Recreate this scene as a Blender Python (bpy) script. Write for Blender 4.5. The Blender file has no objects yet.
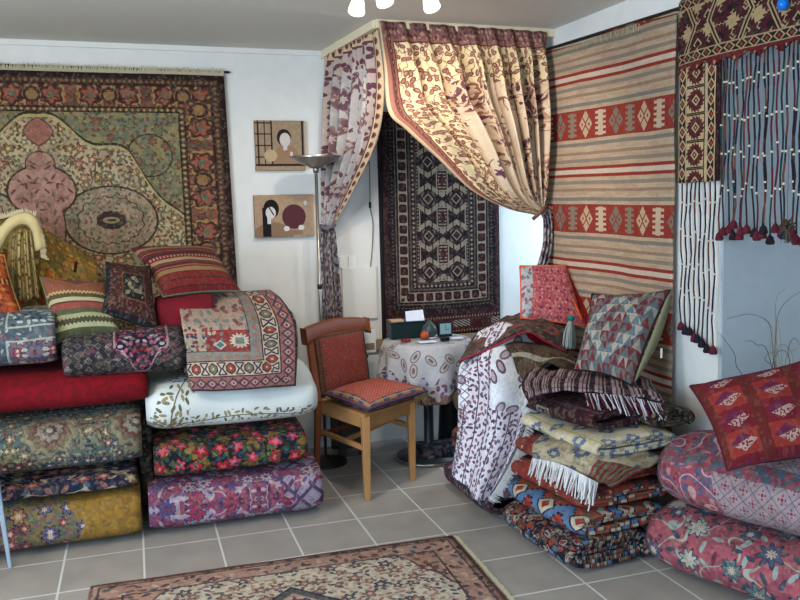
import bpy, math, random
from mathutils import Vector, noise
R=random.Random(7)
C=bpy.context.scene.collection
pi=math.pi
# ------------------------------------------------------------------ camera model
F=820.;HC=1.45
yaw,pitch,roll_=math.radians(17.9),math.radians(-5.9),math.radians(1.4)
fw=Vector((math.sin(yaw)*math.cos(pitch),math.cos(yaw)*math.cos(pitch),math.sin(pitch)))
r0=Vector((math.cos(yaw),-math.sin(yaw),0));u0=r0.cross(fw)
rt=r0*math.cos(roll_)-u0*math.sin(roll_);up=rt.cross(fw)
CP=Vector((0,0,HC))
def ray(x,y): return fw+rt*((x-400)/F)+up*((300-y)/F)
def pz(x,y,z=0.): d=ray(x,y); return CP+d*((z-HC)/d.z)
def py(x,y,Y): d=ray(x,y); return CP+d*(Y/d.y)
YB=4.99;HZ=2.45
RW0=Vector((2.27,4.2,0));RWn=Vector((1,.07,0)).normalized()
RWd=Vector((.07,-1,0)).normalized()
def pr(x,y,off=0.): d=ray(x,y); P=RW0-RWn*off; return CP+d*((P-CP).dot(RWn)/d.dot(RWn))
# ------------------------------------------------------------------ node expression helper
NT=None;CACHE={}
class S:
    __slots__=('v',)
    def __init__(s,v): s.v=v
    def __add__(a,b): return mth('ADD',a,b)
    __radd__=__add__
    def __sub__(a,b): return mth('SUBTRACT',a,b)
    def __rsub__(a,b): return mth('SUBTRACT',b,a)
    def __mul__(a,b): return mth('MULTIPLY',a,b)
    __rmul__=__mul__
    def __truediv__(a,b):
        return mth('MULTIPLY',a,1./b) if isinstance(b,(int,float)) else mth('DIVIDE',a,b)
    def __rtruediv__(a,b): return mth('DIVIDE',b,a)
    def __neg__(a): return mth('MULTIPLY',a,-1.)
def key(a): return ('f',round(float(a),6)) if isinstance(a,(int,float)) else ('s',a.v.node.name,a.v.identifier)
def put(sock,a):
    if isinstance(a,(int,float)): sock.default_value=float(a)
    else: NT.links.new(a.v,sock)
def mth(op,*a):
    k=(op,)+tuple(key(x) for x in a)
    if k in CACHE: return CACHE[k]
    n=NT.nodes.new('ShaderNodeMath');n.operation=op
    for i,x in enumerate(a): put(n.inputs[i],x)
    CACHE[k]=S(n.outputs[0]);return CACHE[k]
def lt(a,b): return mth('LESS_THAN',a,b)
def gt(a,b): return mth('GREATER_THAN',a,b)
def ab(a): return mth('ABSOLUTE',a)
def mn(a,b): return mth('MINIMUM',a,b)
def mx(a,b): return mth('MAXIMUM',a,b)
def fr(a): return mth('FRACT',a)
def fl(a): return mth('FLOOR',a)
def sn(a): return mth('SINE',a)
def cs(a): return mth('COSINE',a)
def pp(a,p): return mth('PINGPONG',a,p)
def at2(a,b): return mth('ARCTAN2',a,b)
def hyp(a,b): return mth('SQRT',a*a+b*b)
def inv(a): return mth('SUBTRACT',1.,a)
def rep(t,p): return (fr(t/p)-.5)*p
def bd(x,a,b): return gt(x,a)*lt(x,b)
def ln(x,c,w): return lt(ab(x-c),w)
def vec(u,v,w=0.):
    n=NT.nodes.new('ShaderNodeCombineXYZ');put(n.inputs[0],u);put(n.inputs[1],v);put(n.inputs[2],w);return n.outputs[0]
def noi(u,v,sc,det=2.,w=0.):
    k=('noi',key(u),key(v),sc,det,w)
    if k in CACHE: return CACHE[k]
    n=NT.nodes.new('ShaderNodeTexNoise');NT.links.new(vec(u,v,w),n.inputs['Vector']);n.inputs['Scale'].default_value=sc;n.inputs['Detail'].default_value=det
    CACHE[k]=S(n.outputs['Fac']);return CACHE[k]
def sep(sock):
    n=NT.nodes.new('ShaderNodeSeparateXYZ');NT.links.new(sock,n.inputs[0]);return [S(o) for o in n.outputs]
def vor(x,y,rand=.8):
    n=NT.nodes.new('ShaderNodeTexVoronoi');n.voronoi_dimensions='2D';n.inputs['Scale'].default_value=1.;n.inputs['Randomness'].default_value=rand
    NT.links.new(vec(x,y),n.inputs['Vector'])
    p=sep(n.outputs['Position']);h=sep(n.outputs['Color'])
    return x-p[0],y-p[1],h
def lin(c):
    return tuple(((x/255.)/12.92 if x/255.<=.04045 else ((x/255.+.055)/1.055)**2.4) for x in c)+(1.,)
def setc(sock,c):
    if isinstance(c,tuple): sock.default_value=lin(c)
    else: NT.links.new(c,sock)
def over(a,b,m):
    n=NT.nodes.new('ShaderNodeMix');n.data_type='RGBA';put(n.inputs[0],m);setc(n.inputs[6],a);setc(n.inputs[7],b);return n.outputs[2]
def flowers(col,u,v,per,seed,Rr,n,cols,out=None,core=None,rand=.7,mask=None):
    dx,dy,h=vor(u/per+seed,v/per+seed*.7,rand)
    r=hyp(dx,dy);rad=(cs(at2(dy,dx)*n+h[0]*6.28)*.22+.8)*(h[1]*.5+.7)*Rr
    mk=(lambda m:m) if mask is None else (lambda m:m*mask)
    if out: col=over(col,out,mk(lt(r,rad)))
    m=lt(r,rad*.8)
    for i,c in enumerate(cols):
        col=over(col,c,mk(m if i==0 else m*gt(h[2],i/len(cols))))
    if core: col=over(col,core,mk(lt(r,rad*.36)))
    return col
def leaves(col,u,v,per,seed,a,b,cols,rand=.9,mask=None):
    dx,dy,h=vor(u/per+seed,v/per+seed*.6,rand)
    t=h[0]*6.28;c=cs(t);s=sn(t);x=dx*c+dy*s;y=dy*c-dx*s
    m=lt(hyp(x/a,y/b),1.)
    if mask is not None: m=m*mask
    for i,cc in enumerate(cols): col=over(col,cc,m if i==0 else m*gt(h[1],i/len(cols)))
    return col
def vines(col,u,v,sc,seed,w,c,mask=None):
    m=lt(ab(noi(u,v,sc,1.,seed)-.5),w)
    if mask is not None: m=m*mask
    return over(col,c,m)
def edge(u,v,W,L):
    eu=mn(u,W-u);ev=mn(v,L-v);d=mn(eu,ev);s=lt(eu,ev)
    t=v*s+u*inv(s)
    return d,t
MATS={}
def mat(name,fn,rough=.92,bump=.35,bs=260.,metal=0.,var=.22,emit=None,tr=0.,spec=.25,sat=1.0,val=.64,busy=.5):
    global NT,CACHE
    if name in MATS: return MATS[name]
    m=bpy.data.materials.new(name);m.use_nodes=True;NT=m.node_tree;CACHE={}
    b=NT.nodes['Principled BSDF'];b.inputs['Roughness'].default_value=rough;b.inputs['Metallic'].default_value=metal
    b.inputs['Specular IOR Level'].default_value=spec
    if isinstance(fn,tuple):
        if var<=0:
            b.inputs['Base Color'].default_value=lin(fn)
        else:
            tc=NT.nodes.new('ShaderNodeTexCoord');n=NT.nodes.new('ShaderNodeTexNoise');n.inputs['Scale'].default_value=14.
            NT.links.new(tc.outputs['Object'],n.inputs['Vector'])
            c=over(fn,tuple(x*(1-var) for x in fn),S(n.outputs['Fac']));NT.links.new(c,b.inputs['Base Color'])
    else:
        tc=NT.nodes.new('ShaderNodeTexCoord');p=sep(tc.outputs['UV'])
        c=fn(p[0],p[1])
        if busy>0:
            dx,dy,h=vor(p[0]/.011,p[1]/.011,.9)
            dd,_e,h2=vor(p[0]/.024+7.,p[1]/.024,.9)
            c=over(c,(30,24,26),lt(h[0],.26)*busy*.62);c=over(c,(200,180,150),gt(h[1],.80)*busy*.38)
            c=over(c,(50,30,30),lt(h2[0],.3)*busy*.40);c=over(c,(150,130,110),gt(h2[1],.74)*busy*.26)
        hs=NT.nodes.new('ShaderNodeHueSaturation');hs.inputs['Saturation'].default_value=sat;hs.inputs['Value'].default_value=val*.92
        setc(hs.inputs['Color'],c);c=hs.outputs[0]
        if var>0:
            g=noi(p[0],p[1],90.,2.);g2=noi(p[0],p[1],9.,2.,3.)
            f=(g*.5+g2*.5-.3)*(var*2.2)
            c=over(c,(18,14,14),mx(mn(f,.6),0.))
        NT.links.new(c,b.inputs['Base Color'])
        if bump>0:
            bn=NT.nodes.new('ShaderNodeBump');bn.inputs['Strength'].default_value=bump;bn.inputs['Distance'].default_value=.004
            n=noi(p[0],p[1],bs,1.,5.);NT.links.new(n.v,bn.inputs['Height']);NT.links.new(bn.outputs[0],b.inputs['Normal'])
    if emit:
        b.inputs['Emission Color'].default_value=lin(emit[0]);b.inputs['Emission Strength'].default_value=emit[1]
    if tr: b.inputs['Transmission Weight'].default_value=tr
    MATS[name]=m;return m
# ------------------------------------------------------------------ mesh helpers
def wloc(o):
    v=Vector((0,0,0))
    while o: v+=o.location;o=o.parent
    return v
def tag(o,label=None,cat=None,group=None,kind=None):
    if label:o['label']=label
    if cat:o['category']=cat
    if group:o['group']=group
    if kind:o['kind']=kind
    return o
def obj(name,verts,faces,m=None,parent=None,uv=None,smooth=True,solid=0.,off=0.,uvl=None):
    me=bpy.data.meshes.new(name)
    verts=[Vector(v) for v in verts]
    if parent is not None: o0=wloc(parent)
    else:
        xs=[v.x for v in verts];ys=[v.y for v in verts];zs=[v.z for v in verts]
        o0=Vector(((min(xs)+max(xs))/2,(min(ys)+max(ys))/2,min(zs)))
    me.from_pydata([v-o0 for v in verts],[],faces)
    if uv is not None or uvl is not None:
        l=me.uv_layers.new(name='UVMap');k=0
        for p in me.polygons:
            for j,vi in zip(p.loop_indices,p.vertices):
                l.data[j].uv=uv[vi] if uvl is None else uvl[k]
                k+=1
    if smooth:
        for p in me.polygons:p.use_smooth=True
    o=bpy.data.objects.new(name,me);C.objects.link(o)
    if m: me.materials.append(m)
    if parent is not None:o.parent=parent
    else:o.location=o0
    if solid:
        s=o.modifiers.new('thickness','SOLIDIFY');s.thickness=solid;s.offset=off
    return o
def thing(name,label,cat,loc,group=None):
    o=bpy.data.objects.new(name,None);C.objects.link(o);o.location=loc;o.empty_display_size=.05
    return tag(o,label,cat,group)
class MB:
    def __init__(s): s.v=[];s.f=[]
    def add(s,v,f):
        n=len(s.v);s.v+=[Vector(x) for x in v];s.f+=[tuple(i+n for i in q) for q in f];return s
    def hexa(s,p):  # 8 points: bottom 4, top 4
        return s.add(p,[(3,2,1,0),(4,5,6,7),(0,1,5,4),(1,2,6,5),(2,3,7,6),(3,0,4,7)])
    def box(s,a,b):
        (x0,y0,z0),(x1,y1,z1)=a,b
        return s.hexa([(x0,y0,z0),(x1,y0,z0),(x1,y1,z0),(x0,y1,z0),(x0,y0,z1),(x1,y0,z1),(x1,y1,z1),(x0,y1,z1)])
    def bar(s,p,q,w,h,w2=None,h2=None,up_=(0,0,1)):
        p,q=Vector(p),Vector(q);d=(q-p).normalized();u=Vector(up_)
        if abs(d.dot(u))>.95:u=Vector((0,1,0))
        a=d.cross(u).normalized();b=a.cross(d)
        w2=w if w2 is None else w2;h2=h if h2 is None else h2
        P=[]
        for c,ww,hh in((p,w,h),(q,w2,h2)):
            P+=[c-a*ww/2-b*hh/2,c+a*ww/2-b*hh/2,c+a*ww/2+b*hh/2,c-a*ww/2+b*hh/2]
        return s.hexa(P)
    def tube(s,pts,r,n=8,cap=True):
        pts=[Vector(p) for p in pts];m=len(pts);V=[];Fs=[]
        rs=r if isinstance(r,(list,tuple)) else [r]*m
        a=None
        for i,p in enumerate(pts):
            d=(pts[min(i+1,m-1)]-pts[max(i-1,0)])
            d=d.normalized() if d.length>1e-9 else Vector((0,0,1))
            if a is None:
                a=d.cross(Vector((0,0,1)) if abs(d.z)<.9 else Vector((0,1,0))).normalized()
            a=(a-d*a.dot(d)).normalized();b=d.cross(a)
            for k in range(n):
                t=2*pi*k/n;V.append(p+(a*math.cos(t)+b*math.sin(t))*rs[i])
        for i in range(m-1):
            for k in range(n):
                Fs.append((i*n+k,i*n+(k+1)%n,(i+1)*n+(k+1)%n,(i+1)*n+k))
        if cap:
            Fs.append(tuple(range(n))[::-1]);Fs.append(tuple((m-1)*n+k for k in range(n)))
        return s.add(V,Fs)
    def lathe(s,c,prof,n=32):
        c=Vector(c);V=[];Fs=[]
        for r,z in prof:
            for k in range(n):
                t=2*pi*k/n;V.append(c+Vector((r*math.cos(t),r*math.sin(t),z)))
        for i in range(len(prof)-1):
            for k in range(n):
                Fs.append((i*n+k,i*n+(k+1)%n,(i+1)*n+(k+1)%n,(i+1)*n+k))
        return s.add(V,Fs)
    def build(s,name,m,parent=None,smooth=False,bev=0.,**k):
        o=obj(name,s.v,s.f,m,parent,smooth=smooth,**k)
        if bev:
            b=o.modifiers.new('bevel','BEVEL');b.width=bev;b.segments=2;b.limit_method='ANGLE'
        return o
def grid(fn,nu,nv):
    V=[];U=[];Fs=[]
    for j in range(nv+1):
        for i in range(nu+1):
            p,uv=fn(i/nu,j/nv);V.append(p);U.append(uv)
    for j in range(nv):
        for i in range(nu):
            a=j*(nu+1)+i;Fs.append((a,a+1,a+nu+2,a+nu+1))
    return V,Fs,U
def sheet(name,fn,nu,nv,m,parent=None,th=.008,off=0.):
    V,Fs,U=grid(fn,nu,nv);return obj(name,V,Fs,m,parent,uv=U,solid=th,off=off)
def crom(P,t):
    n=len(P)-1;x=min(max(t,0),1)*n;i=min(int(x),n-1);f=x-i
    g=lambda k:P[min(max(k,0),n)]
    p0,p1,p2,p3=g(i-1),g(i),g(i+1),g(i+2)
    if i==0:p0=p1*2-p2
    if i==n-1:p3=p2*2-p1
    return ((p1*2)+(p2-p0)*f+(p0*2-p1*5+p2*4-p3)*f*f+(p1*3-p0-p2*3+p3)*f*f*f)*.5
def net(rows,s,t):
    return crom([crom(r,s) for r in rows],t)
def nz(p,f,seed=0.): return noise.noise(Vector((p[0]*f+seed,p[1]*f+seed*1.3,p[2]*f-seed)))
def fringe(name,m,parent,pts,dirs,ln_=.07,dens=160,r=.0016,seed=1,jit=.35):
    """many short cords along polyline pts, hanging in dirs"""
    rr=random.Random(seed);mb=MB();pts=[Vector(p) for p in pts]
    L=sum((pts[i+1]-pts[i]).length for i in range(len(pts)-1));n=max(4,int(L*dens))
    for i in range(n):
        t=(i+rr.random()*.6)/n;p=crom(pts,t) if len(pts)>2 else pts[0].lerp(pts[1],t)
        d=(crom([Vector(q) for q in dirs],t) if len(dirs)>1 else Vector(dirs[0])).normalized()
        l=ln_*(.75+rr.random()*.45);w=Vector((rr.uniform(-1,1),rr.uniform(-1,1),rr.uniform(-1,1)))*jit*l*.4
        mb.tube([p,p+d*l*.5+w*.5,p+d*l+w],[r,r,r*.8],n=3,cap=False)
    return mb.build(name,m,parent)
def roll(name,m,label,cat,c,L,a,b,turns=2.6,t=.014,n=3.4,rz=0.,seed=1.,v0=0.,wob=.012,endr=.02,group=None,droop=0.,parent=None,nu=28,flat=1.0,th=None):
    """carpet rolled into a flattened spiral. local x = axis, y = depth, z = height; c = centre of its base"""
    c=Vector(c);npt=44;N=int(npt*turns);V=[];U=[];Fs=[]
    prof=[];acc=0;last=None
    for i in range(N+1):
        th_=-0.75*pi-2*pi*i/npt   # back bottom -> back -> top -> front
        k=t*1.12*i/npt
        aa=max(a-k,.02);bb=max(b-k,.004)
        ct,st=math.cos(th_),math.sin(th_)
        y=aa*math.copysign(abs(ct)**(2/n),ct)*-1;z=bb*math.copysign(abs(st)**(2/n),st)
        # orientation: th_=-135deg gives (back,bottom)
        if last is not None: acc+=math.hypot(y-last[0],z-last[1])
        last=(y,z);prof.append((y,z,acc,i/npt))
    cr,sr=math.cos(rz),math.sin(rz)
    for (y,z,v,turn) in prof:
        for j in range(nu+1):
            s=j/nu;x=(s-.5)*(L-.01*turn)
            e=abs(2*s-1)**10
            kz=1-endr/b*e*.6;ky=1-endr/a*e
            w=nz((x*1.0,y*1.5,z*1.5),3.5,seed)*wob+nz((x,y,z),11.,seed+5)*wob*.35
            yy=y*ky+(w*math.copysign(1,y) if abs(y)>a*.6 else 0)
            zz=z*kz+b
            if z>0: zz+=w-abs(w)*.2-droop*(2*s-1)**2-.006*(1-(2*s-1)**2)
            zz=max(zz,.002+.001*turn)
            V.append(c+Vector((x*cr-yy*sr,x*sr+yy*cr,zz)));U.append((s*L,v+v0))
    for i in range(len(prof)-1):
        for j in range(nu):
            q=i*(nu+1)+j;Fs.append((q,q+1,q+nu+2,q+nu+1))
    o=obj(name,V,Fs,m,parent,uv=U,solid=(th or t*.95),off=0.)
    return tag(o,label,cat,group) if parent is None else o
def rollpx(name,m,label,cat,x0,x1,yt,yb,Y,depth,**k):
    """front face spans image columns x0..x1 at the middle, rows yt..yb, on the plane y=Y"""
    ym=(yt+yb)/2;xm=(x0+x1)/2
    A=py(x0,ym+(x0-xm)*-.1,Y);B=py(x1,ym-(x1-xm)*.1,Y)
    z1=py(xm,yt,Y).z;z0=max(0.,py(xm,yb,Y).z)
    return roll(name,m,label,cat,((A.x+B.x)/2,Y+depth/2,z0),B.x-A.x,depth/2,(z1-z0)/2,**k)
def cushion(name,label,cat,cor,thick,mf,mb_=None,mp=None,pr_=.004,group=None,n=26,sag=.0,W=None,H=None,pw=.42,inset=.045):
    """cor: TL,TR,BR,BL of the front; plump on both sides"""
    TL,TR,BR,BL=[Vector(c) for c in cor]
    W=W or (TR-TL).length;H=H or (TL-BL).length
    nrm=((BL-TL).cross(TR-TL)).normalized()
    base=Vector(((TL+BR)/2));base.z=min(c.z for c in (TL,TR,BR,BL))
    T=thing(name,label,cat,base,group)
    def pos(s,t,side):
        # pinch the edges inwards between corners
        es=4*s*(1-s);et=4*t*(1-t)
        s2=s+(.5-s)*inset*2*et*abs(2*s-1);t2=t+(.5-t)*inset*2*es*abs(2*t-1)
        p=TL.lerp(TR,s2).lerp(BL.lerp(BR,s2),t2)
        h=(max(es,0)*max(et,0))**pw
        h*=1+.15*nz((s*2,t*2,0),1.7,thick*31)
        q=p+nrm*(side*thick/2*h)
        q.z-=sag*h
        return q
    def pos_s(s,side):
        return lambda a,b:(pos(a,b,side),(a*W,b*H))
    V,Fs,U=grid(pos_s(0,1),n,n);obj('front_cover',V,[f[::-1] for f in Fs],mf,T,uv=U)
    V,Fs,U=grid(pos_s(0,-1),n,n);obj('back_cover',V,Fs,mb_ or mf,T,uv=U)
    if mp:
        ring=[pos(i/n,0,1) for i in range(n)]+[pos(1,i/n,1) for i in range(n)]+[pos(1-i/n,1,1) for i in range(n)]+[pos(0,1-i/n,1) for i in range(n+1)]
        MB().tube(ring,pr_,6,False).build('piping',mp,T,smooth=True)
    return T
# ------------------------------------------------------------------ textile patterns (u, v in metres on the cloth)
def t_persian(u,v):   # u 0..2.04, v from top 0..2.2, centre column u=1.02
    W,L=2.04,2.6
    x=ab(u-1.02)*1.07;y=v*1.09
    col=over((184,162,122),(168,146,108),lt(noi(u,v,7.,2.),.5))
    col=leaves(col,x,y,.032,3.1,.42,.24,[(132,74,58),(104,104,84),(98,70,44)])
    col=flowers(col,x,y,.085,1.7,.36,5,[(158,96,80),(124,116,90),(140,104,64)],out=(84,70,44),core=(204,180,124))
    col=vines(col,x,y,9.,2.,.012,(90,74,44))
    # side roundels
    cx=x-.375;cy=y-.895;r=hyp(cx*.78,cy);a=at2(cy,cx)
    sp=over((164,142,112),(140,126,98),lt(noi(u,v,14.,2.),.5))
    sp=leaves(sp,x,y,.03,5.,.42,.24,[(128,84,76),(92,96,80),(150,110,84)])
    col=over(col,sp,lt(r,.205));col=over(col,(50,44,28),ln(r,.208,.005))
    col=over(col,(64,54,36),ln(r+cs(a*16.)*.006,.145,.003))
    col=over(col,(60,44,44),lt(hyp(cx,cy*1.5)+cs(a*10.)*.004,.085));col=over(col,(150,130,90),lt(hyp(cx,cy*2.4),.05));col=over(col,(64,48,44),lt(hyp(cx,cy*4.),.03))
    # lobed cartouche on the centre line
    lob=mn(mn(hyp(x/.185,(y-.71)/.15),hyp(x/.08,(y-.56)/.085)),hyp(x/.115,(y-.93)/.20))
    pk=over((176,128,110),(158,110,96),lt(noi(u,v,11.,2.),.5))
    pk=leaves(pk,x,y,.05,8.,.42,.14,[(110,62,54),(104,92,70)])
    col=over(col,pk,lt(lob,1.));col=over(col,(58,50,30),ln(lob,1.02,.035))
    tq=ab(x)+ab(y-.355)*.9+cs(x*60.)*.008
    col=over(col,(150,92,72),lt(tq,.085));col=over(col,(70,56,36),ln(tq,.088,.004))
    # scalloped corner fields
    sc=y-(.245+x*.50+mx(x-.5,0.)*.85)+sn(x*17.)*.035
    spd=over((134,124,84),(112,112,86),lt(noi(u,v,8.,2.),.5))
    spd=leaves(spd,x,y,.036,11.,.44,.24,[(116,68,48),(80,90,68),(150,124,70)])
    spd=flowers(spd,x,y,.12,4.,.3,6,[(130,80,58),(110,110,80)],out=(64,58,36))
    q=hyp(x-.62,y-.50);spd=over(spd,(60,52,32),ln(q,.13,.005));
    col=over(col,spd,lt(sc,0.));col=over(col,(48,40,24),ln(sc,0.,.007));col=over(col,(176,158,98),ln(sc,.018,.008))
    # borders
    eu=mn(u,W-u)*.80;d=mn(eu,v);s=lt(eu,v);t=v*s+u*inv(s)
    bc=over((132,66,44),(104,54,40),lt(noi(u,v,6.,2.),.5))
    tt=pp(t,.20);X=tt-.10;Y=d-.125;a=at2(Y,X)
    bc=leaves(bc,tt,d,.034,6.2,.44,.24,[(150,112,64),(64,44,32),(84,84,62)])
    rr=hyp(X,Y)+cs(a*6.)*.008
    bc=over(bc,(158,122,70),lt(rr,.068));bc=over(bc,(76,40,30),lt(rr,.058));bc=over(bc,(150,70,44),lt(rr,.040));bc=over(bc,(92,98,78),lt(rr,.02))
    X2=pp(t+.2,.20);bc=over(bc,(60,34,28),lt(hyp(X2,Y),.045));bc=over(bc,(140,100,56),lt(hyp(X2,Y),.03))
    bc=vines(bc,tt,d,14.,4.,.02,(60,34,24))
    g=over((74,50,34),(160,134,80),lt(ab(rep(t,.032))+ab(d-.203),.010))
    bc=over(bc,g,gt(d,.19));bc=over(bc,(40,28,20),mx(ln(d,.189,.004),ln(d,.216,.004)))
    g2=over((70,44,32),(124,90,54),lt(ab(rep(t,.03))+ab(d-.046),.010))
    bc=over(bc,g2,lt(d,.062));bc=over(bc,(44,26,22),mx(lt(d,.03),ln(d,.064,.005)))
    return over(col,bc,lt(d,.219))
def floral(base,base2,fl_,leaf,vine,per=.11,seed=1.,P=.45,core=(220,200,170),out=(40,36,50),lp=.04,vs=10.,fn_=6):
    def f(u,v):
        x=pp(u,P);y=pp(v+.07,P*.62)
        col=over(base,base2,gt(noi(x,y,6.,2.,seed),.52))
        col=vines(col,x,y,vs,seed+2,.02,vine)
        col=leaves(col,x,y,lp,seed,.42,.2,leaf)
        col=flowers(col,x,y,per,seed+3.3,.42,fn_,fl_,out=out,core=core,rand=.6)
        return col
    return f
def medal(f0,P,Q,rings,offv=0.,offu=0.,lob=8.,sy=1.):
    """adds a row of ringed lobed medallions over a floral ground"""
    def f(u,v):
        col=f0(u,v);x=rep(u+offu,P);y=rep(v+offv,Q)*sy
        r=hyp(x,y);a=at2(y,x);rr=r*(cs(a*lob)*.09+1.)
        for rad,c in rings: col=over(col,c,lt(rr,rad))
        return col
    return f
def t_teal(u,v):
    f=floral((120,124,98),(88,108,104),[(122,58,62),(70,84,110),(150,130,96)],[(60,80,96),(140,80,70),(176,164,130)],(66,84,80),per=.062,seed=2.,P=.32,lp=.024)
    g=medal(f,.36,.5,[(.12,(84,92,86)),(.112,(140,130,104)),(.088,(120,104,84)),(.066,(116,70,64)),(.052,(150,146,128)),(.030,(90,70,76)),(.014,(190,180,160))],offu=.06,offv=.12,lob=10.)
    return g(u,v)
def t_navy(u,v):
    return floral((30,40,72),(26,34,62),[(176,90,96),(196,168,126),(90,110,120)],[(200,190,164),(150,96,90),(84,100,128)],(190,178,150),per=.1,seed=6.,P=.5,lp=.05,vs=9.)(u,v)
def t_ochre(u,v):
    col=over((168,126,48),(150,112,46),gt(noi(u,v,20.,3.),.5))
    n=noi(u,v,7.,2.)
    m=lt(u+(n-.5)*.22,.56)
    fl1=floral((140,122,72),(120,112,84),[(168,68,84),(104,96,140),(176,130,100)],[(90,96,120),(150,80,90),(90,110,70)],(88,100,120),per=.08,seed=3.,P=.3,lp=.03)(u,v)
    return over(col,fl1,m)
def t_purple(u,v):
    f=floral((160,78,104),(140,70,104),[(196,180,186),(84,84,130),(176,60,84)],[(90,90,140),(196,176,184),(96,50,80)],(182,160,176),per=.10,seed=4.2,P=.5,lp=.036,vs=8.,core=(120,60,90),out=(70,60,110),fn_=8)
    col=f(u,v)
    x=ab(u-.76);lat=ab(fr((x+v)/.12)-.5)+0.;lat2=ab(fr((x-v)/.12)-.5)
    m=gt(u,.62)
    col=over(col,over((176,160,180),(96,70,110),mx(lt(lat,.1),lt(lat2,.1))),m*lt(noi(u,v,9.,1.),.52))
    return col
def t_roses(u,v):
    col=over((26,34,34),(20,26,34),gt(noi(u,v,8.,1.),.5))
    col=leaves(col,u,v,.045,2.,.45,.22,[(44,84,62),(36,60,92),(96,110,50)])
    col=flowers(col,u,v,.13,7.,.46,5,[(150,116,50),(140,104,44)],out=(60,60,30),rand=.7)
    col=flowers(col,u,v,.088,3.,.46,5,[(198,40,58),(214,66,98),(176,34,44)],out=(90,20,34),core=(240,120,130),rand=.6)
    col=leaves(col,u,v,.05,9.,.3,.14,[(44,74,110),(58,96,70)])
    return col
def t_embro(u,v):
    col=(214,218,214)
    lf=[(128,118,88),(150,136,100),(100,100,72)]
    m1=lt(ab(u-(.15+sn(v*9.)*.05)),.075)
    col=leaves(col,u,v,.034,2.,.50,.21,lf,mask=m1);col=over(col,(110,100,74),ln(u,(.15+sn(v*9.)*.05),.003) if False else lt(ab(u-(.15+sn(v*9.)*.05)),.0035))
    w=sn(u*11.)*.012
    m2=lt(ab(v-1.21-w),.035)
    col=leaves(col,u,v,.03,5.,.48,.2,lf,mask=m2);col=over(col,(110,100,74),lt(ab(v-1.21-w),.003))
    return col
def t_red(u,v): return over((146,16,32),(126,10,26),gt(noi(u,v,30.,3.),.5))
def t_bluepatch(u,v):
    col=over((88,102,112),(70,86,98),gt(noi(u,v,9.,2.),.5))
    x=rep(u+.05,.30);y=rep(v+.09,.20)
    pan=lt(mx(ab(x)-.11,ab(y)-.07),0.)
    pk=floral((120,96,112),(130,80,96),[(150,70,90),(180,170,160)],[(70,90,110),(190,180,170)],(60,80,100),per=.07,seed=3.,P=.2)(u,v)
    alt=gt(fr((v+.09)/.4),.5)
    wh=leaves((80,98,108),u,v,.03,4.,.45,.25,[(180,190,186),(40,60,80)])
    col=over(col,over(pk,wh,alt),pan);col=over(col,(170,178,166),ln(mx(ab(x)-.11,ab(y)-.07),0.,.004))
    return leaves(col,u,v,.04,7.,.25,.12,[(150,80,90),(160,170,160)],mask=inv(pan))
def t_darkbok(u,v):
    col=over((52,50,58),(42,42,48),gt(noi(u,v,20.,2.),.5))
    x=rep(u,.042);y=rep(v+fl(u/.042)*.02,.042)
    col=over(col,(120,108,104),mx(ln(ab(x)+ab(y),.014,.003),lt(ab(x)+ab(y),.004)))
    X=u-.33;Y=v-.52
    k_=ab(X)*1.3+mx(Y,0.)-sn(ab(X)*70.)*.014+.045
    m=lt(k_,.175)*gt(v,.2)
    col=over(col,(24,28,56),m);col=over(col,(196,150,156),ln(k_,.180,.007))
    col=leaves(col,ab(X),Y,.026,3.,.45,.28,[(180,100,124),(150,40,60),(190,180,180)],mask=m)
    col=leaves(col,u,v,.05,5.,.36,.16,[(150,130,140),(120,60,80)],mask=inv(m)*gt(noi(u,v,8.,1.),.52))
    return col
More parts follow.
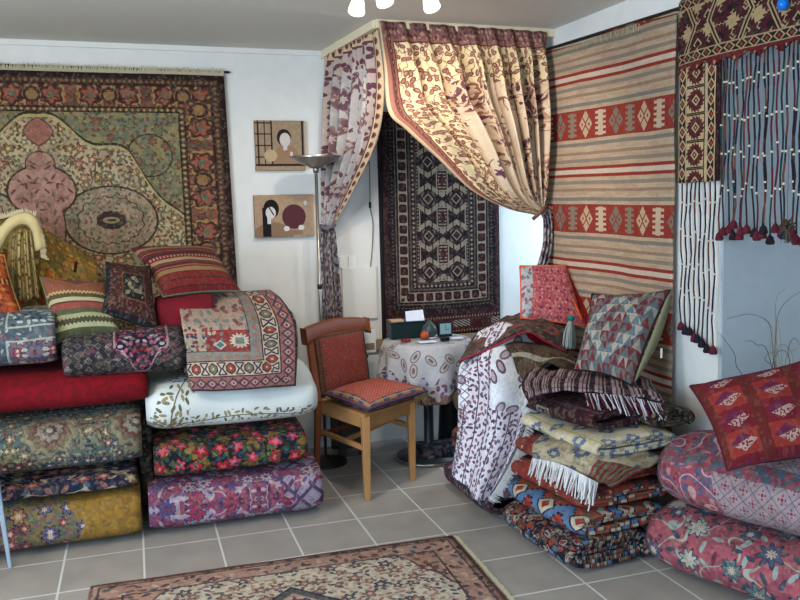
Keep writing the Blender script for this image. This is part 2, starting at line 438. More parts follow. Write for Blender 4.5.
def t_geo(u,v):   # folded rug with hexagon border, front right corner of the rug shows
    e=.60-u;f=1.185-v
    d=mn(e,f);s=lt(e,f);t=v*s+u*inv(s)
    # faded upper field and hooked small motifs on the left
    col=leaves((184,160,140),u,v,.045,2.,.44,.24,[(150,96,86),(130,134,136),(120,80,90)])
    lc=leaves((180,160,136),u,v,.03,9.,.46,.3,[(60,60,92),(140,60,60),(120,130,120)]);col=over(col,lc,lt(u,.15)*lt(f,.42))
    rm=lt(f,.40)*gt(u,.12)
    rd=leaves((150,50,50),u,v,.04,4.,.4,.25,[(70,80,110),(190,170,150),(120,120,110)],mask=lt(u,.22))
    X=u-.30;Y=v-.86;r=hyp(X,Y);a=at2(Y,X)
    rd=over(rd,(206,190,168),lt(r,cs(a*14.)*.008+.046));rd=over(rd,(120,130,122),lt(mx(ab(X),ab(Y)),.022))
    X2=u-.20;Y2=v-.89;rd=over(rd,(206,190,168),lt(ab(X2)+ab(Y2),.034));rd=over(rd,(70,120,130),lt(ab(X2)+ab(Y2),.022))
    col=over(col,rd,rm)
    g=over((140,138,130),(170,120,104),lt(ab(rep(t,.05))+ab(d-.215),.018))
    col=over(col,g,lt(d,.250));col=over(col,(80,66,72),ln(d,.250,.003))
    bc=(206,186,160);p=.095;x=rep(t,p);y=d-.140
    hexm=mx(ab(x)*1.2,ab(x)*.7+ab(y)*.8)
    alt=gt(fr(t/p/2.),.5)
    H=over(over(bc,(84,40,48),lt(hexm,.031)),over((150,66,56),(110,120,104),alt),lt(hexm,.023))
    H=over(H,(196,170,140),lt(hexm,.008))
    x2=rep(t+p/2,p);H=over(H,(54,50,78),lt(ab(ab(x2)-ab(y)*.55-.003),.005)*lt(ab(y),.036))
    H=over(H,(54,50,78),lt(ab(ab(y)-.036),.004)*lt(ab(x2),.022))
    col=over(col,H,lt(d,.186));col=over(col,(96,40,44),ln(d,.187,.004));col=over(col,(50,44,60),ln(d,.092,.004))
    o=over((160,100,92),(52,54,84),lt(ab(ab(rep(t,.06))-ab(d-.048)),.006));o=over(o,(190,160,140),lt(hyp(rep(t+.03,.06),d-.048),.014));o=over(o,(120,40,44),lt(hyp(rep(t+.03,.06),d-.048),.007))
    col=over(col,o,lt(d,.088));return over(col,(60,44,56),lt(d,.012))
def t_kilim(u,v):   # wall kilim; v measured downward from z=2.34
    n=(noi(u,v,3.,1.)-.5)*.01
    z=v+n
    g=(z-.4325)/.49;k=(fr(g)-.5)*.49   # 0 at middle of red band? centre shift below
    d=ab(k)
    col=over((196,168,138),(186,158,130),gt(noi(u*.2,v,30.,1.),.5))
    # d=0 at gap centre, .245 at red band centre
    col=over(col,(146,130,114),bd(d,.048,.066));col=over(col,(158,128,104),bd(d,.088,.103))
    col=over(col,(132,124,112),bd(d,.134,.152))
    col=over(col,(212,190,168),lt(d,.012))
    col=over(col,(148,46,36),bd(d,.012,.028))
    red=(150,50,38);bm=gt(d,.170)
    y=ab(.245-d)
    P=.235;x=rep(u+.06,P);x2=rep(u+.06+P/2,P)
    bc=red
    comb=mx(lt(ab(x),.018),lt(ab(x),.040)*lt(fr(y/.027+.3),.5))*lt(y,.064)
    cc=over((206,180,150),(140,124,104),gt(fr((u+.06)/P/2),.5))
    bc=over(bc,cc,comb)
    a=ab(x2)
    di=mx(mx(lt(ab(a-.028)+y*.8,.026),lt(a+ab(y-.04)*.8,.024)),lt(ab(a-.06)*1.6+y*.7,.016)*0.)
    bc=over(bc,over((198,170,136),(128,116,100),gt(fr((u+.06+P/2)/P/2),.5)),di)
    bc=over(bc,red,lt(ab(a-.028)+y*.8,.008))
    bc=over(bc,(120,36,30),gt(d,.168)*lt(d,.173))
    return over(col,bc,bm)
def t_turk(u,v):  # niche rug: u 0..0.82, v from the bottom edge up 0..1.45 ; kilim end 0..0.13
    W=.80
    blk=(30,22,28);cr=(186,164,140);mar=(84,22,34)
    eu=mn(u,W-u);vv=v-.135;d=mn(eu,vv);s=lt(eu,vv);t=v*s+u*inv(s)
    col=blk
    # field
    X=pp(u-.40,.10) ;X=ab(rep(u-.40+.0,.20));Y=ab(rep(v-.30,.235))
    hexm=X*.6+Y
    ring=lt(ab(hexm-.086),.017)
    col=over(blk,(56,26,34),lt(ab(fr(u/.02)-.5),.25)*lt(ab(fr(v/.014)-.5),.3))
    col=over(col,cr,ring*gt(ab(rep(u+v*.0,.05)),.004))
    gu=lt(mx(X*.8,Y)+X*.35,.052);col=over(col,(150,128,112),gu)
    a=mx(X+Y*.6,Y);col=over(col,(40,24,34),lt(a,.05));col=over(col,cr,ln(X+Y,.032,.005));col=over(col,mar,lt(X+Y,.018))
    X3=ab(rep(u-.30,.20));Y3=ab(rep(v-.30-.1175,.235))
    mid=lt(X3,.028)*lt(Y3,.085);col=over(col,cr,mid*lt(fr(Y3/.02),.42));col=over(col,mar,lt(X3+Y3*.5,.024))
    col=over(col,cr,lt(ab(X3-.038),.004)*lt(Y3,.09))
    # guards
    g1=over(blk,cr,lt(ab(rep(t,.03))+ab(d-.195),.010));g1=over(g1,(110,80,76),mx(ln(d,.212,.003),ln(d,.176,.003)))
    col=over(col,g1,lt(d,.22))
    b=over(over(blk,cr,lt(ab(d-.125),.031)),over(blk,mar,lt(hyp(rep(t,.066),(d-.125)),.017)),lt(mx(ab(rep(t,.066)),ab(d-.125))+hyp(rep(t,.066),d-.125)*.4,.037))
    col=over(col,b,lt(d,.168));col=over(col,(100,80,80),ln(d,.17,.003))
    g2=over(blk,(120,90,84),lt(ab(rep(t,.024))+ab(d-.055),.007));g2=over(g2,(60,24,32),lt(d,.03));g2=over(g2,(130,112,100),ln(d,.078,.003))
    col=over(col,g2,lt(d,.085))
    # striped kilim end at the bottom
    k=mar
    xx=rep(u-.12,.27);dg=fr((u*1.0+v*1.8)/.03)
    k=over(k,over((190,180,170),blk,lt(dg,.5)),lt(mx(ab(xx)-.06,ab(v-.075)-.022),0.))
    k=over(k,blk,lt(mx(ab(rep(u,.27))-.04,ab(v-.075)-.02),0.)*lt(fr((u-v*1.8)/.03),.5))
    k=over(k,over(blk,cr,lt(fr(u/.02),.4)),mx(ln(v,.025,.006),ln(v,.118,.005)));k=over(k,blk,lt(v,.015))
    return over(col,k,lt(v,.13))
def t_curt(u,v,W=2.0,L=2.1,top=(100,60,60)):
    col=over((226,202,172),(216,190,160),gt(noi(u,v,4.,1.),.5))
    pur=(104,62,70);br=(134,84,72)
    # large sprays
    w1=u+(noi(u,v,9.,1.,1.)-.5)*.10;w2=v+(noi(u,v,9.,1.,4.)-.5)*.10
    col=flowers(col,w1,w2*.8,.40,2.4,.36,9,[pur,br],out=(178,136,112),core=(206,170,140),rand=.75)
    col=flowers(col,w1,w2,.10,7.4,.40,6,[(150,100,90),(214,184,150),(110,70,84)],out=None,core=(90,50,60),rand=.9,mask=gt(noi(u,v,5.,1.,2.),.56))
    dx,dy,h=vor(w1/.40+2.4,w2*.8/.40+2.4*.7,.75);r=hyp(dx,dy)
    near=lt(r,.42)
    col=over(col,(216,184,150),lt(r,.34)*gt(cs(r*75.+cs(at2(dy,dx)*9.)*1.2),.45))
    col=leaves(col,u,v,.05,3.,.36,.22,[(206,176,140),(84,50,62),(150,92,70)],mask=near*gt(noi(u,v,18.,1.),.47))
    col=vines(col,u,v,7.,3.,.008,(122,80,76),mask=lt(r,.5))
    # dense scrolling leaves near the edges
    m=mx(lt(u,.42+0.),lt(v,.30))
    dn=leaves((228,206,160),u,v,.042,6.,.44,.27,[(130,84,76),(112,66,66)])
    dn=leaves(dn,u,v,.042,6.,.24,.12,[(176,130,104)])
    dn=vines(dn,u,v,20.,5.,.022,(140,94,80))
    col=over(col,dn,m)
    d=mn(mn(u,v+.01),W-u)
    s=lt(mn(u,W-u),v);t=v*s+u*inv(s)
    b=over((150,98,86),(92,52,56),lt(ab(rep(t,.06))+ab(d-.075)*1.2,.028));b=over(b,(214,180,140),lt(ab(rep(t,.06))+ab(d-.075)*1.2,.012))
    b=over(b,(96,54,56),mx(ln(d,.04,.004),ln(d,.112,.004)))
    b=over(b,(206,176,140),lt(d,.012))
    tm=leaves((128,84,80),u,v,.03,4.,.42,.25,[(176,140,120),(84,50,56)])
    col=over(col,b,lt(d,.116));return over(col,tm,lt(v+sn(u*90.)*.006,.085)*gt(u,.02))
def t_curtL(u,v):
    col=over((198,190,184),(186,178,176),gt(noi(u,v,4.,1.),.5))
    pur=(104,74,88)
    w1=u+(noi(u,v,9.,1.,1.)-.5)*.10;w2=v+(noi(u,v,9.,1.,4.)-.5)*.10
    col=flowers(col,w1,w2,.20,2.4,.42,7,[pur,(130,92,92)],out=(150,120,120),core=(190,170,160),rand=.75)
    col=leaves(col,u,v,.05,3.,.4,.22,[(110,74,84),(150,110,100)],mask=gt(noi(u,v,14.,1.),.5))
    W=1.2
    d=mn(mn(u,v+.02),W-u)*1.;s=lt(mn(u,W-u),v);t=v*s+u*inv(s)
    m=lt(d,.22)
    dn=leaves((196,176,164),u,v,.05,6.,.44,.27,[(122,74,80),(100,62,74)]);col=over(col,dn,m)
    b=(216,190,152);b=over(b,(128,64,60),lt(hyp(rep(t,.06),(d-.045)*.7),.02));b=over(b,(108,60,66),ln(d,.095,.008));b=over(b,(70,44,48),lt(hyp(rep(t,.06),(d-.045)*.7),.008))
    return over(col,b,lt(d,.10))
def t_tail(u,v):
    col=over((150,140,150),(196,188,186),lt(ab(rep(v+u,.05)),.012))
    return leaves(col,u,v,.035,2.,.45,.3,[(84,66,84),(110,80,80)])
def t_kap(u,v):   # knotted door surround: u across, v down
    mar=(64,20,28);cr=(190,164,120);dk=(36,18,28)
    return None
def octa(u,v,P,Q,ou=0.,ov=0.):
    x=rep(u+ou,P);y=rep(v+ov,Q);a=at2(y,x);r=mx(mx(ab(x)*.95,ab(y)),(ab(x)+ab(y))*.72)
    return x,y,r,a
def t_kapleg(u,v):  # u 0..0.245, v 0.. down
    mar=(84,26,30);cr=(196,170,128);dk=(40,18,26)
    col=mar
    e=mn(u,.225-u)
    x,y,r,a=octa(u-.105,v,.5,.115,.25,0.)
    ser=(fr(a*16/6.283)-.5)*.012
    c=over(cr,mar,lt(r+ser,.046));c=over(c,cr,lt(ab(ab(x)+ab(y)-.02),.0045)+lt(ab(x)+ab(y),.006));c=over(c,dk,ln(mx(ab(x),ab(y)),.054,.003))
    col=over(col,c,gt(e,.052))
    b=over(dk,cr,lt(ab(ab(rep(v,.06))-ab(e-.027)*1.2-.006),.005));b=over(b,(150,60,44),lt(hyp(rep(v+.03,.06),e-.027),.009))
    b=over(b,cr,mx(ln(e,.006,.003),ln(e,.05,.003)))
    col=over(col,b,lt(e,.053))
    return over(col,(44,16,22),gt(u,.222))
def t_kaptop(u,v):  # u 0..1.4 along, v 0 top .. .30
    mar=(72,22,32);cr=(188,162,118);dk=(36,16,26)
    x,y,r,a=octa(u+v*.6,v,.14,.105,.02,.01)
    x=rep(u+fl(v/.105)*.06,.125);y=rep(v-.045,.105);a=at2(y,x);r=mx(mx(ab(x)*.86,ab(y)),(ab(x)+ab(y))*.68)
    ser=(fr(a*16/6.283)-.5)*.014
    c=over(cr,mar,lt(r+ser,.052));c=over(c,dk,lt(r,.02));c=over(c,cr,lt(ab(ab(x)+ab(y)-.022),.0045)*gt(fr((u+fl(v/.105)*.06)/.25),.5))
    # branching zig-zag bars
    z=ab(rep(u,.30))-.02-ab(v-.12)*.55
    bar=lt(ab(z-.02),.019);c=over(c,cr,lt(ab(z-.02),.013));c=over(c,dk,lt(ab(z-.02),.005))
    e=mn(v,.27-v)
    b=over(dk,cr,lt(ab(ab(rep(u,.06))-ab(e-.022)*1.2-.005),.0045));b=over(b,(140,56,44),lt(hyp(rep(u+.03,.06),e-.022),.008));b=over(b,cr,mx(ln(e,.003,.002),ln(e,.042,.0025)))
    c=over(c,b,lt(e,.045))
    return over(c,over((110,26,34),(190,150,120),lt(ab(rep(u,.05))+ab(v-.292),.008)),gt(v,.27))
def t_stripecush(u,v):
    k=v
    col=(120,28,34)
    for c0,c1,cc in ((.0,.04,(96,30,36)),(.045,.065,(150,120,84)),(.075,.085,(86,70,60)),(.12,.135,(60,40,44)),(.165,.185,(170,140,104)),(.19,.2,(90,70,60)),(.235,.26,(150,120,80)),(.27,.30,(122,40,32)),(.30,.306,(60,40,40)),(.31,.34,(124,38,34)),(.34,.345,(60,30,30)),(.095,.10,(150,110,80)),(.108,.112,(50,30,36)),(.205,.21,(60,36,40)),(.22,.226,(160,120,90))):
        col=over(col,cc,bd(k,c0,c1))
    col=over(col,(170,140,120),bd(k,.14,.155)*lt(fr(u/.02),.5))
    return col
def t_kilcush(u,v):
    col=(140,84,60)
    z=fr(u/.022);zz=ab(z-.5)*.022
    for c0,cc in ((.12,(196,160,110)),(.135,(78,76,50)),(.158,(196,184,144)),(.182,(84,50,46)),(.192,(150,74,64)),(.225,(84,88,60)),(.255,(168,164,120)),(.285,(70,70,50)),(.315,(176,176,134)),(.335,(80,84,56))):
        col=over(col,cc,gt(v+zz*(1. if c0 in(.12,.135,.285,.315) else 0.),c0))
    x=ab(u-.19);col=over(col,(116,66,84),lt(x*.4+v,.07)*gt(v,.015));col=over(col,(170,104,60),ln(x*.4+v,.075,.006))
    return col
def t_darkcush(u,v):
    W=.36;d,t=edge(u,v,W,W)
    col=leaves((70,36,28),u,v,.045,2.,.45,.28,[(100,60,36),(48,54,44),(120,44,34)])
    X=ab(u-.18);Y=ab(v-.18);m=lt(mx(X,Y*1.0),.075);col=over(col,(28,30,38),m);
    col=leaves(col,u,v,.04,5.,.45,.3,[(178,164,128),(150,140,110)],mask=lt(mx(X,Y),.06));col=over(col,(130,84,50),ln(mx(X,Y),.08,.004))
    b=over((88,34,30),(44,40,44),lt(ab(rep(t,.06))+ab(d-.045),.024));b=over(b,(130,84,54),lt(ab(rep(t,.06))+ab(d-.045),.010))
    col=over(col,b,lt(d,.085));return over(col,(26,28,38),lt(d,.018))
def t_diamcush(u,v):
    # triangles in rows, four colours
    p=.055;a=fl(u/p);fu=fr(u/p);b=fl(v/p);fv=fr(v/p)
    tri=gt(ab(fu-.5)*2.,fv)
    h=fr((a*3.+b*5.+tri*2.)*.23+.11)
    col=over((92,106,112),(116,44,50),gt(h,.25));col=over(col,(168,154,140),gt(h,.64));col=over(col,(110,112,108),gt(h,.84))
    d=ab(u-.22)+ab(v-.24);col2=over((120,44,48),(180,170,152),tri);q=lt(ab(d-.17),.035)
    return over(col,over((100,124,134),(184,174,156),tri),q)
def t_pinkbag(u,v):
    col=over((176,80,88),(196,100,104),gt(noi(u,v,40.,1.),.5))
    col=leaves(col,u,v,.018,2.,.35,.2,[(206,150,140),(150,56,80)])
    dx,dy,h=vor(u/.045,v/.045,.15);r=hyp(dx,dy);col=over(col,(70,30,60),lt(r,.13));col=over(col,(90,40,110),lt(r,.1)*gt(h[0],.5))
    m=lt(u+v*.1,.07);col=over(col,leaves((176,176,180),u,v,.03,4.,.4,.25,[(110,120,130),(150,90,100)]),m)
    e=mn(v,9.);return over(col,(226,120,60),lt(v,.018))
def t_bagflap(u,v):
    col=leaves((86,66,70),u,v,.03,1.,.42,.25,[(130,80,70),(70,84,100),(150,120,100),(60,50,54)])
    d=pp(u,.12);col=over(col,(170,84,60),lt(hyp(rep(u,.16),rep(v,.14)),.03));col=over(col,(60,70,110),lt(hyp(rep(u,.16),rep(v,.14)),.014))
    return col
def t_shawl(u,v):  # u 0..0.55 across, v 0..  down; white with paisley borders
    col=(222,224,230)
    pur=(92,70,92)
    m=mx(mx(bd(u,.05,.20),lt(v,.0)),gt(v,.50))
    col=leaves(col,u,v,.10,3.,.40,.25,[pur,(120,100,112)]);col=leaves(col,u,v,.10,3.,.26,.14,[(176,160,170)])
    bb=leaves((214,208,218),u,v,.030,2.,.46,.26,[(86,62,84),(132,92,106),(100,84,106)])
    bb=over(bb,(92,70,90),ln(rep(u,.075),.0,.004));
    col=over(col,bb,m)
    col=over(col,(110,86,100),lt(ab(ab(rep(v,.05))-ab(u-.035)),.004)*lt(u,.06)*gt(u,.012))
    return col
def t_cream(u,v):
    col=over((212,196,162),(200,184,150),gt(noi(u,v,12.,2.),.5))
    x=rep(u,.11);y=rep(v+.05*fl(u/.11),.13)
    st=(fl(ab(x)/.012)+fl(ab(y)/.012))*.012
    col=over(col,(96,112,140),lt(st,.030));col=over(col,(200,190,160),lt(st,.010))
    return over(col,(190,170,90),ln(rep(v,.26),.1,.006))
def t_bigkilim(u,v,sh=0.,P=.22,Q=.235):
    X=ab(rep(u+sh*.3,P));st=fl(X/.018)*.018
    b=fr((v+sh+st*.9)/Q)
    col=over((168,70,46),(88,124,164),bd(b,.34,.62))
    col=over(col,(196,186,164),bd(b,.70,.84)*gt(fr((u+.03)/P),.42));col=over(col,(140,46,44),bd(b,.70,.84)*lt(fr((u+.03)/P),.42))
    col=over(col,(26,30,58),mx(mx(ln(b,.33,.022),ln(b,.63,.022)),ln(b,.85,.016)))
    d=ab(rep(u+sh*.3,P))*.9+ab(rep(v+st*0.+sh+.06,Q));d=fl(d/.011)*.011
    col=over(col,(30,34,62),lt(d,.045));col=over(col,(196,184,160),lt(d,.034));col=over(col,(150,56,44),lt(d,.013))
    return over(col,(104,92,68),bd(b,.0,.10))
def t_navykilim(u,v):
    c=t_bigkilim(u*1.1+.1,v*1.5,.13)
    n=noi(u,v,16.,2.)
    c=over(c,(26,30,52),bd(n,.45,.53));return over(c,(180,186,176),ln(n,.56,.012))
def t_redkilim(u,v):
    col=over((150,58,48),(136,50,42),gt(noi(u,v,10.,1.),.5))
    col=over(col,(46,56,50),gt(noi(u*.4,v,14.,1.,3.),.60));col=over(col,(190,178,150),gt(noi(u,v,22.,1.,6.),.68))
    return over(col,(60,30,40),ln(rep(v,.3),.0,.02))
def t_maroon(u,v):
    col=over((70,22,32),(56,18,30),gt(noi(u,v,10.,1.),.5))
    X=u-.22;Y=rep(v-.0,.30)
    fr_=lt(mx(ab(X),ab(Y)),.048)*gt(mx(ab(X),ab(Y)),.036)
    mm=mx(fr_,mx(lt(ab(ab(X)-.016),.006)*lt(ab(Y),.03),lt(ab(Y),.006)*lt(ab(X),.034)))
    col=over(col,(180,168,150),mm)
    d=rep(v,.30)
    return over(col,(110,60,90),lt(ab(ab(d)-.09),.008))
def t_pstripe(u,v):
    s=fr(u/.05);col=over((60,26,50),(196,170,170),gt(s,.35));col=over(col,(120,60,80),bd(s,.55,.65));return over(col,(30,20,36),bd(s,.8,.92))
def t_rcush(u,v):
    col=over((122,24,38),(112,20,34),gt(noi(u,v,20.,1.),.5))
    s=rep(u+.0,.17)
    y=fr(v/.085);Y=(y-.5)*.085
    col=over(col,(150,46,38),lt(ab(s),.062)*gt(fr(v/.17),.5)*1.)
    w=lt(ab(s)+ab(Y)*0.,(.062-ab(Y)*1.2))*1.
    tri=lt(ab(s+.03),(.042+Y)*.75)*gt(s,-.062)*lt(ab(Y),.034)
    tri=lt(ab(Y),(.055-ab(s)*1.)*.6)*lt(ab(s),.055)
    inn=lt(ab(Y),(.055-ab(s)*1.)*.6-.009)*lt(ab(s),.044)
    col=over(col,(104,30,66),tri);col=over(col,over((186,150,140),(122,24,38),gt(noi(u,v,120.,0.),.56)),tri*gt(Y+s*.3,-.002))
    col=over(col,(96,40,24),mx(ln(ab(s),.070,.004),ln(ab(s),.080,.002)))
    return over(col,(190,150,146),lt(ab(Y-ab(rep(u,.03))*1.),.003)*gt(ab(s),.072)*0.)
def t_paisley(u,v):
    col=(158,136,140)
    p=.07;X=(u+v)/p;Y=(u-v)/p;lx=mn(fr(X),1.-fr(X));ly=mn(fr(Y),1.-fr(Y))
    a=ab(fr(X)-.5);b=ab(fr(Y)-.5)
    col=over(col,(92,96,108),mx(gt(a,.47),gt(b,.47)))
    col=over(col,(128,48,66),mx(lt(hyp(a,b),.11),lt(hyp(a-.17,b-.17),.07)));
    # end with big botehs
    n=noi(u,v,5.,1.,2.)
    m=lt(u+(n-.5)*.35,.26)
    e=leaves((150,70,84),u,v,.035,2.,.45,.3,[(176,120,124),(84,80,110),(120,50,66)])
    dd=rep(n,.09);e=over(e,(90,84,112),ln(dd,.0,.010));e=over(e,(196,150,150),ln(dd,.02,.006))
    col=over(col,e,m)
    return over(col,over((140,66,80),(80,92,104),gt(noi(u,v,30.,1.),.5)),mx(ln(v,.98,.035),lt(v,.55)*gt(v,.48)))
def t_coral(u,v):
    col=over((176,70,86),(160,62,80),gt(noi(u,v,12.,1.),.5))
    col=vines(col,u,v,5.5,2.,.010,(170,176,160))
    col=leaves(col,u,v,.055,2.,.42,.16,[(60,74,90),(150,170,160),(120,40,60)],rand=1.)
    col=flowers(col,u,v,.15,5.,.36,8,[(84,120,124),(70,84,110),(180,186,170)],out=(60,56,80),core=(206,180,160))
    return col
def t_floorrug(u,v):   # u 0..1.55 (from left), v 0..2.3 away from the back edge
    W=1.53;d,t=edge(u,v,W,2.3)
    x=ab(u-.765)
    col=(206,192,168)
    col=leaves(col,x,v,.034,2.,.42,.24,[(90,90,100),(160,110,96),(176,140,120)]);col=flowers(col,x,v,.085,5.,.34,5,[(150,96,84),(76,80,96)],out=(60,56,66),core=(206,180,150),rand=.8)
    # medallion
    X=x;Y=ab(v-.95);mm=mx(X*1.0,Y*.4+X*.5)
    mm=mx(X*.9+0.,0.)+mx(Y-.62,0.)*1.
    med=lt(mx(X-.18,(Y-.66)*1.+X*.0),0.)
    stp=mx(X,0.)+mx(Y-.64,-0.18)
    col=over(col,(84,88,88),lt(stp,.0+.03));col=over(col,(40,40,56),ln(stp,.03,.008));col=over(col,(186,150,140),lt(stp,-.02))
    col=over(col,(120,44,50),lt(stp,-.05))
    col=leaves(col,x,v,.04,7.,.4,.25,[(50,50,70),(200,170,150)],mask=lt(stp,-.02))
    # corners
    kc=mn(u,W-u)*1.7+v*.85+sn(v*40.)*.012;cm=lt(kc,.60)
    cc=leaves((182,132,106),u,v,.05,4.,.42,.22,[(120,80,70),(80,84,94),(200,164,136)]);cc=flowers(cc,u,v,.12,3.,.35,6,[(120,60,60),(60,66,84)],core=(200,170,140),out=(60,44,44))
    col=over(col,cc,cm);col=over(col,(84,70,70),ln(kc,.605,.010))
    bc=leaves((178,134,114),u,v,.045,8.,.44,.22,[(124,76,70),(84,88,96),(200,168,146),(72,60,64)])
    col=over(col,bc,lt(d,.13));col=over(col,(76,60,64),mx(ln(d,.13,.005),ln(d,.035,.004)));return over(col,(130,84,72),lt(d,.014))
def t_cloth(u,v):  # tablecloth: u angle metres, v radial metres
    col=(190,190,192)
    col=leaves(col,u,v,.12,3.,.36,.2,[(124,100,96)]);col=leaves(col,u,v,.12,3.,.30,.15,[(180,176,176)]);col=leaves(col,u,v,.12,3.,.16,.07,[(120,100,100)])
    y=v-.44;b=leaves((176,172,184),u,v,.04,2.,.45,.25,[(92,84,120),(120,80,90)])
    col=over(col,b,gt(y+sn(u*60.)*.03,.03));col=over(col,leaves((120,96,84),u,v,.04,7.,.45,.3,[(190,180,180),(90,60,66)]),gt(v,.56))
    return col
def t_seat(u,v):
    col=over((170,64,58),(196,110,92),lt(ab(fr((u+v)/.022)-.5)*ab(fr((u-v)/.022)-.5)*4.,.28))
    d,t=edge(u,v,.40,.40)
    b=over((150,120,90),(64,72,110),lt(ab(rep(t,.09)),.02));b=over(b,(120,60,60),mx(ln(d,.034,.003),ln(d,.006,.003)));b=over(b,(184,160,130),ln(d,.02,.003))
    return over(col,b,lt(d,.038))
def t_back(u,v):
    col=over((146,50,44),(170,84,70),lt(ab(fr((u+v)/.022)-.5)*ab(fr((u-v)/.022)-.5)*4.,.24))
    d,t=edge(u,v,.36,.40)
    return over(col,over((124,84,62),(96,50,44),lt(ab(d-.02),.004)),lt(d,.034))
def t_gold(u,v):
    col=over((150,116,52),(128,96,44),gt(noi(u,v,10.,2.),.5))
    col=leaves(col,u,v,.04,2.,.42,.22,[(160,90,40),(104,84,40),(180,150,80)]);return flowers(col,u,v,.1,4.,.36,6,[(150,74,40),(110,100,50)],out=(84,64,34))
def t_stripegold(u,v):
    s=fr(u/.05);col=over((120,104,60),(176,156,98),gt(s,.5));col=over(col,(92,74,46),bd(s,.7,.82));return leaves(col,u,v,.03,3.,.3,.2,[(104,70,44)])
def t_orange(u,v):
    col=over((170,76,28),(150,60,26),gt(noi(u,v,14.,2.),.5))
    col=leaves(col,u,v,.04,2.,.4,.2,[(190,120,50),(110,36,24)]);z=ab(rep(u,.02));return over(col,over((196,140,60),(90,30,24),gt(fr(u/.03),.5)),ln(v,.16,.014))
def t_greenthin(u,v):
    return leaves((80,90,80),u,v,.03,2.,.45,.3,[(150,150,130),(120,60,60),(60,80,90)])
def t_floorroll(u,v):
    return leaves((44,50,66),u,v,.045,2.,.45,.25,[(150,140,150),(110,60,80),(90,110,120)])
# ================================================================== the room
P_WALL=mat('plaster_white',(214,213,208),bump=0,var=.05,rough=.85)
P_GREY=mat('plaster_grey_blue',(160,168,174),bump=0,var=.06,rough=.85)
P_CEIL=mat('ceiling_paint',(216,212,202),bump=0,var=.03,rough=.9)
M_WHITE=mat('white_gloss_paint',(214,214,208),rough=.45,bump=0,var=0)
def m_tile():
    m=bpy.data.materials.new('floor_tile');m.use_nodes=True
    global NT,CACHE
    NT=m.node_tree;CACHE={}
    tc=NT.nodes.new('ShaderNodeTexCoord');p=sep(tc.outputs['Object']);b=NT.nodes['Principled BSDF']
    x=(p[0]+.03)/.328;y=(p[1]-3.71)/.333
    n=noi(p[0],p[1],7.,4.);h=noi(fl(x)*3.1,fl(y)*2.3,5.,0.)
    c=over((168,163,156),(146,141,134),mn(mx(n*1.6-.3,0.),1.));c=over(c,(140,130,122),h*.5)
    g=mn(mn(fr(x),inv(fr(x))),mn(fr(y),inv(fr(y))))
    c=over(c,(206,206,202),lt(g,.014))
    NT.links.new(c,b.inputs['Base Color']);b.inputs['Roughness'].default_value=.42;b.inputs['Specular IOR Level'].default_value=.35
    bn=NT.nodes.new('ShaderNodeBump');bn.inputs['Distance'].default_value=.002;bn.inputs['Strength'].default_value=.4
    NT.links.new((mn(g,.02)*50.+n*.3).v,bn.inputs['Height']);NT.links.new(bn.outputs[0],b.inputs['Normal'])
    return m
def struct(name,mb,m,**k):
    o=mb.build(name,m,**k);o['kind']='structure';return o
def floor_at_origin(mb,name,m):
    o=mb.build(name,m)
    for v in o.data.vertices: v.co+=o.location
    o.location=(0,0,0);o['kind']='structure';return o
XL=-2.7;XR=3.3;YF=-2.4
floor_at_origin(MB().box((XL-.1,YF-.1,-.1),(XR+.1,YB+.1,0)),'floor',m_tile())
struct('ceiling',MB().box((XL-.1,YF-.1,HZ),(XR+.1,YB+.1,HZ+.1)),P_CEIL)
struct('wall_back',MB().box((XL-.1,YB,0),(XR+.1,YB+.1,HZ)),P_WALL)
# left wall with a shop window
WY0,WY1,WZ0,WZ1=-.6,1.9,.75,2.15
struct('wall_left',MB().box((XL-.1,YF,0),(XL,WY0,HZ)).box((XL-.1,WY1,0),(XL,YB,HZ)).box((XL-.1,WY0,0),(XL,WY1,WZ0)).box((XL-.1,WY0,WZ1),(XL,WY1,HZ)),P_WALL)
struct('wall_front',MB().box((XL-.1,YF-.1,0),(-1.6,YF,HZ)).box((1.6,YF-.1,0),(XR+.1,YF,HZ)).box((-1.6,YF-.1,0),(1.6,YF,.6)).box((-1.6,YF-.1,2.2),(1.6,YF,HZ)),P_WALL)
# right wall : solid pier from the alcove to the corner at y=2.9
def rp(y,off=0.): return RW0.x+(RW0.y-y)*.07+off
WE=2.89
b=MB();b.hexa([(rp(WE),WE,0),(2.62,WE,0),(2.62,4.28,0),(rp(4.28),4.28,0),(rp(WE),WE,HZ),(2.62,WE,HZ),(2.62,4.28,HZ),(rp(4.28),4.28,HZ)])
struct('wall_right',b,P_WALL)
struct('wall_right_return',MB().box((rp(WE)+.012,WE-.012,0),(XR,WE,HZ)).box((2.62,WE,0),(XR,WE+.15,HZ)),P_GREY)
struct('wall_right_front',MB().box((XR,YF,0),(XR+.1,WE+.15,HZ)),P_WALL)
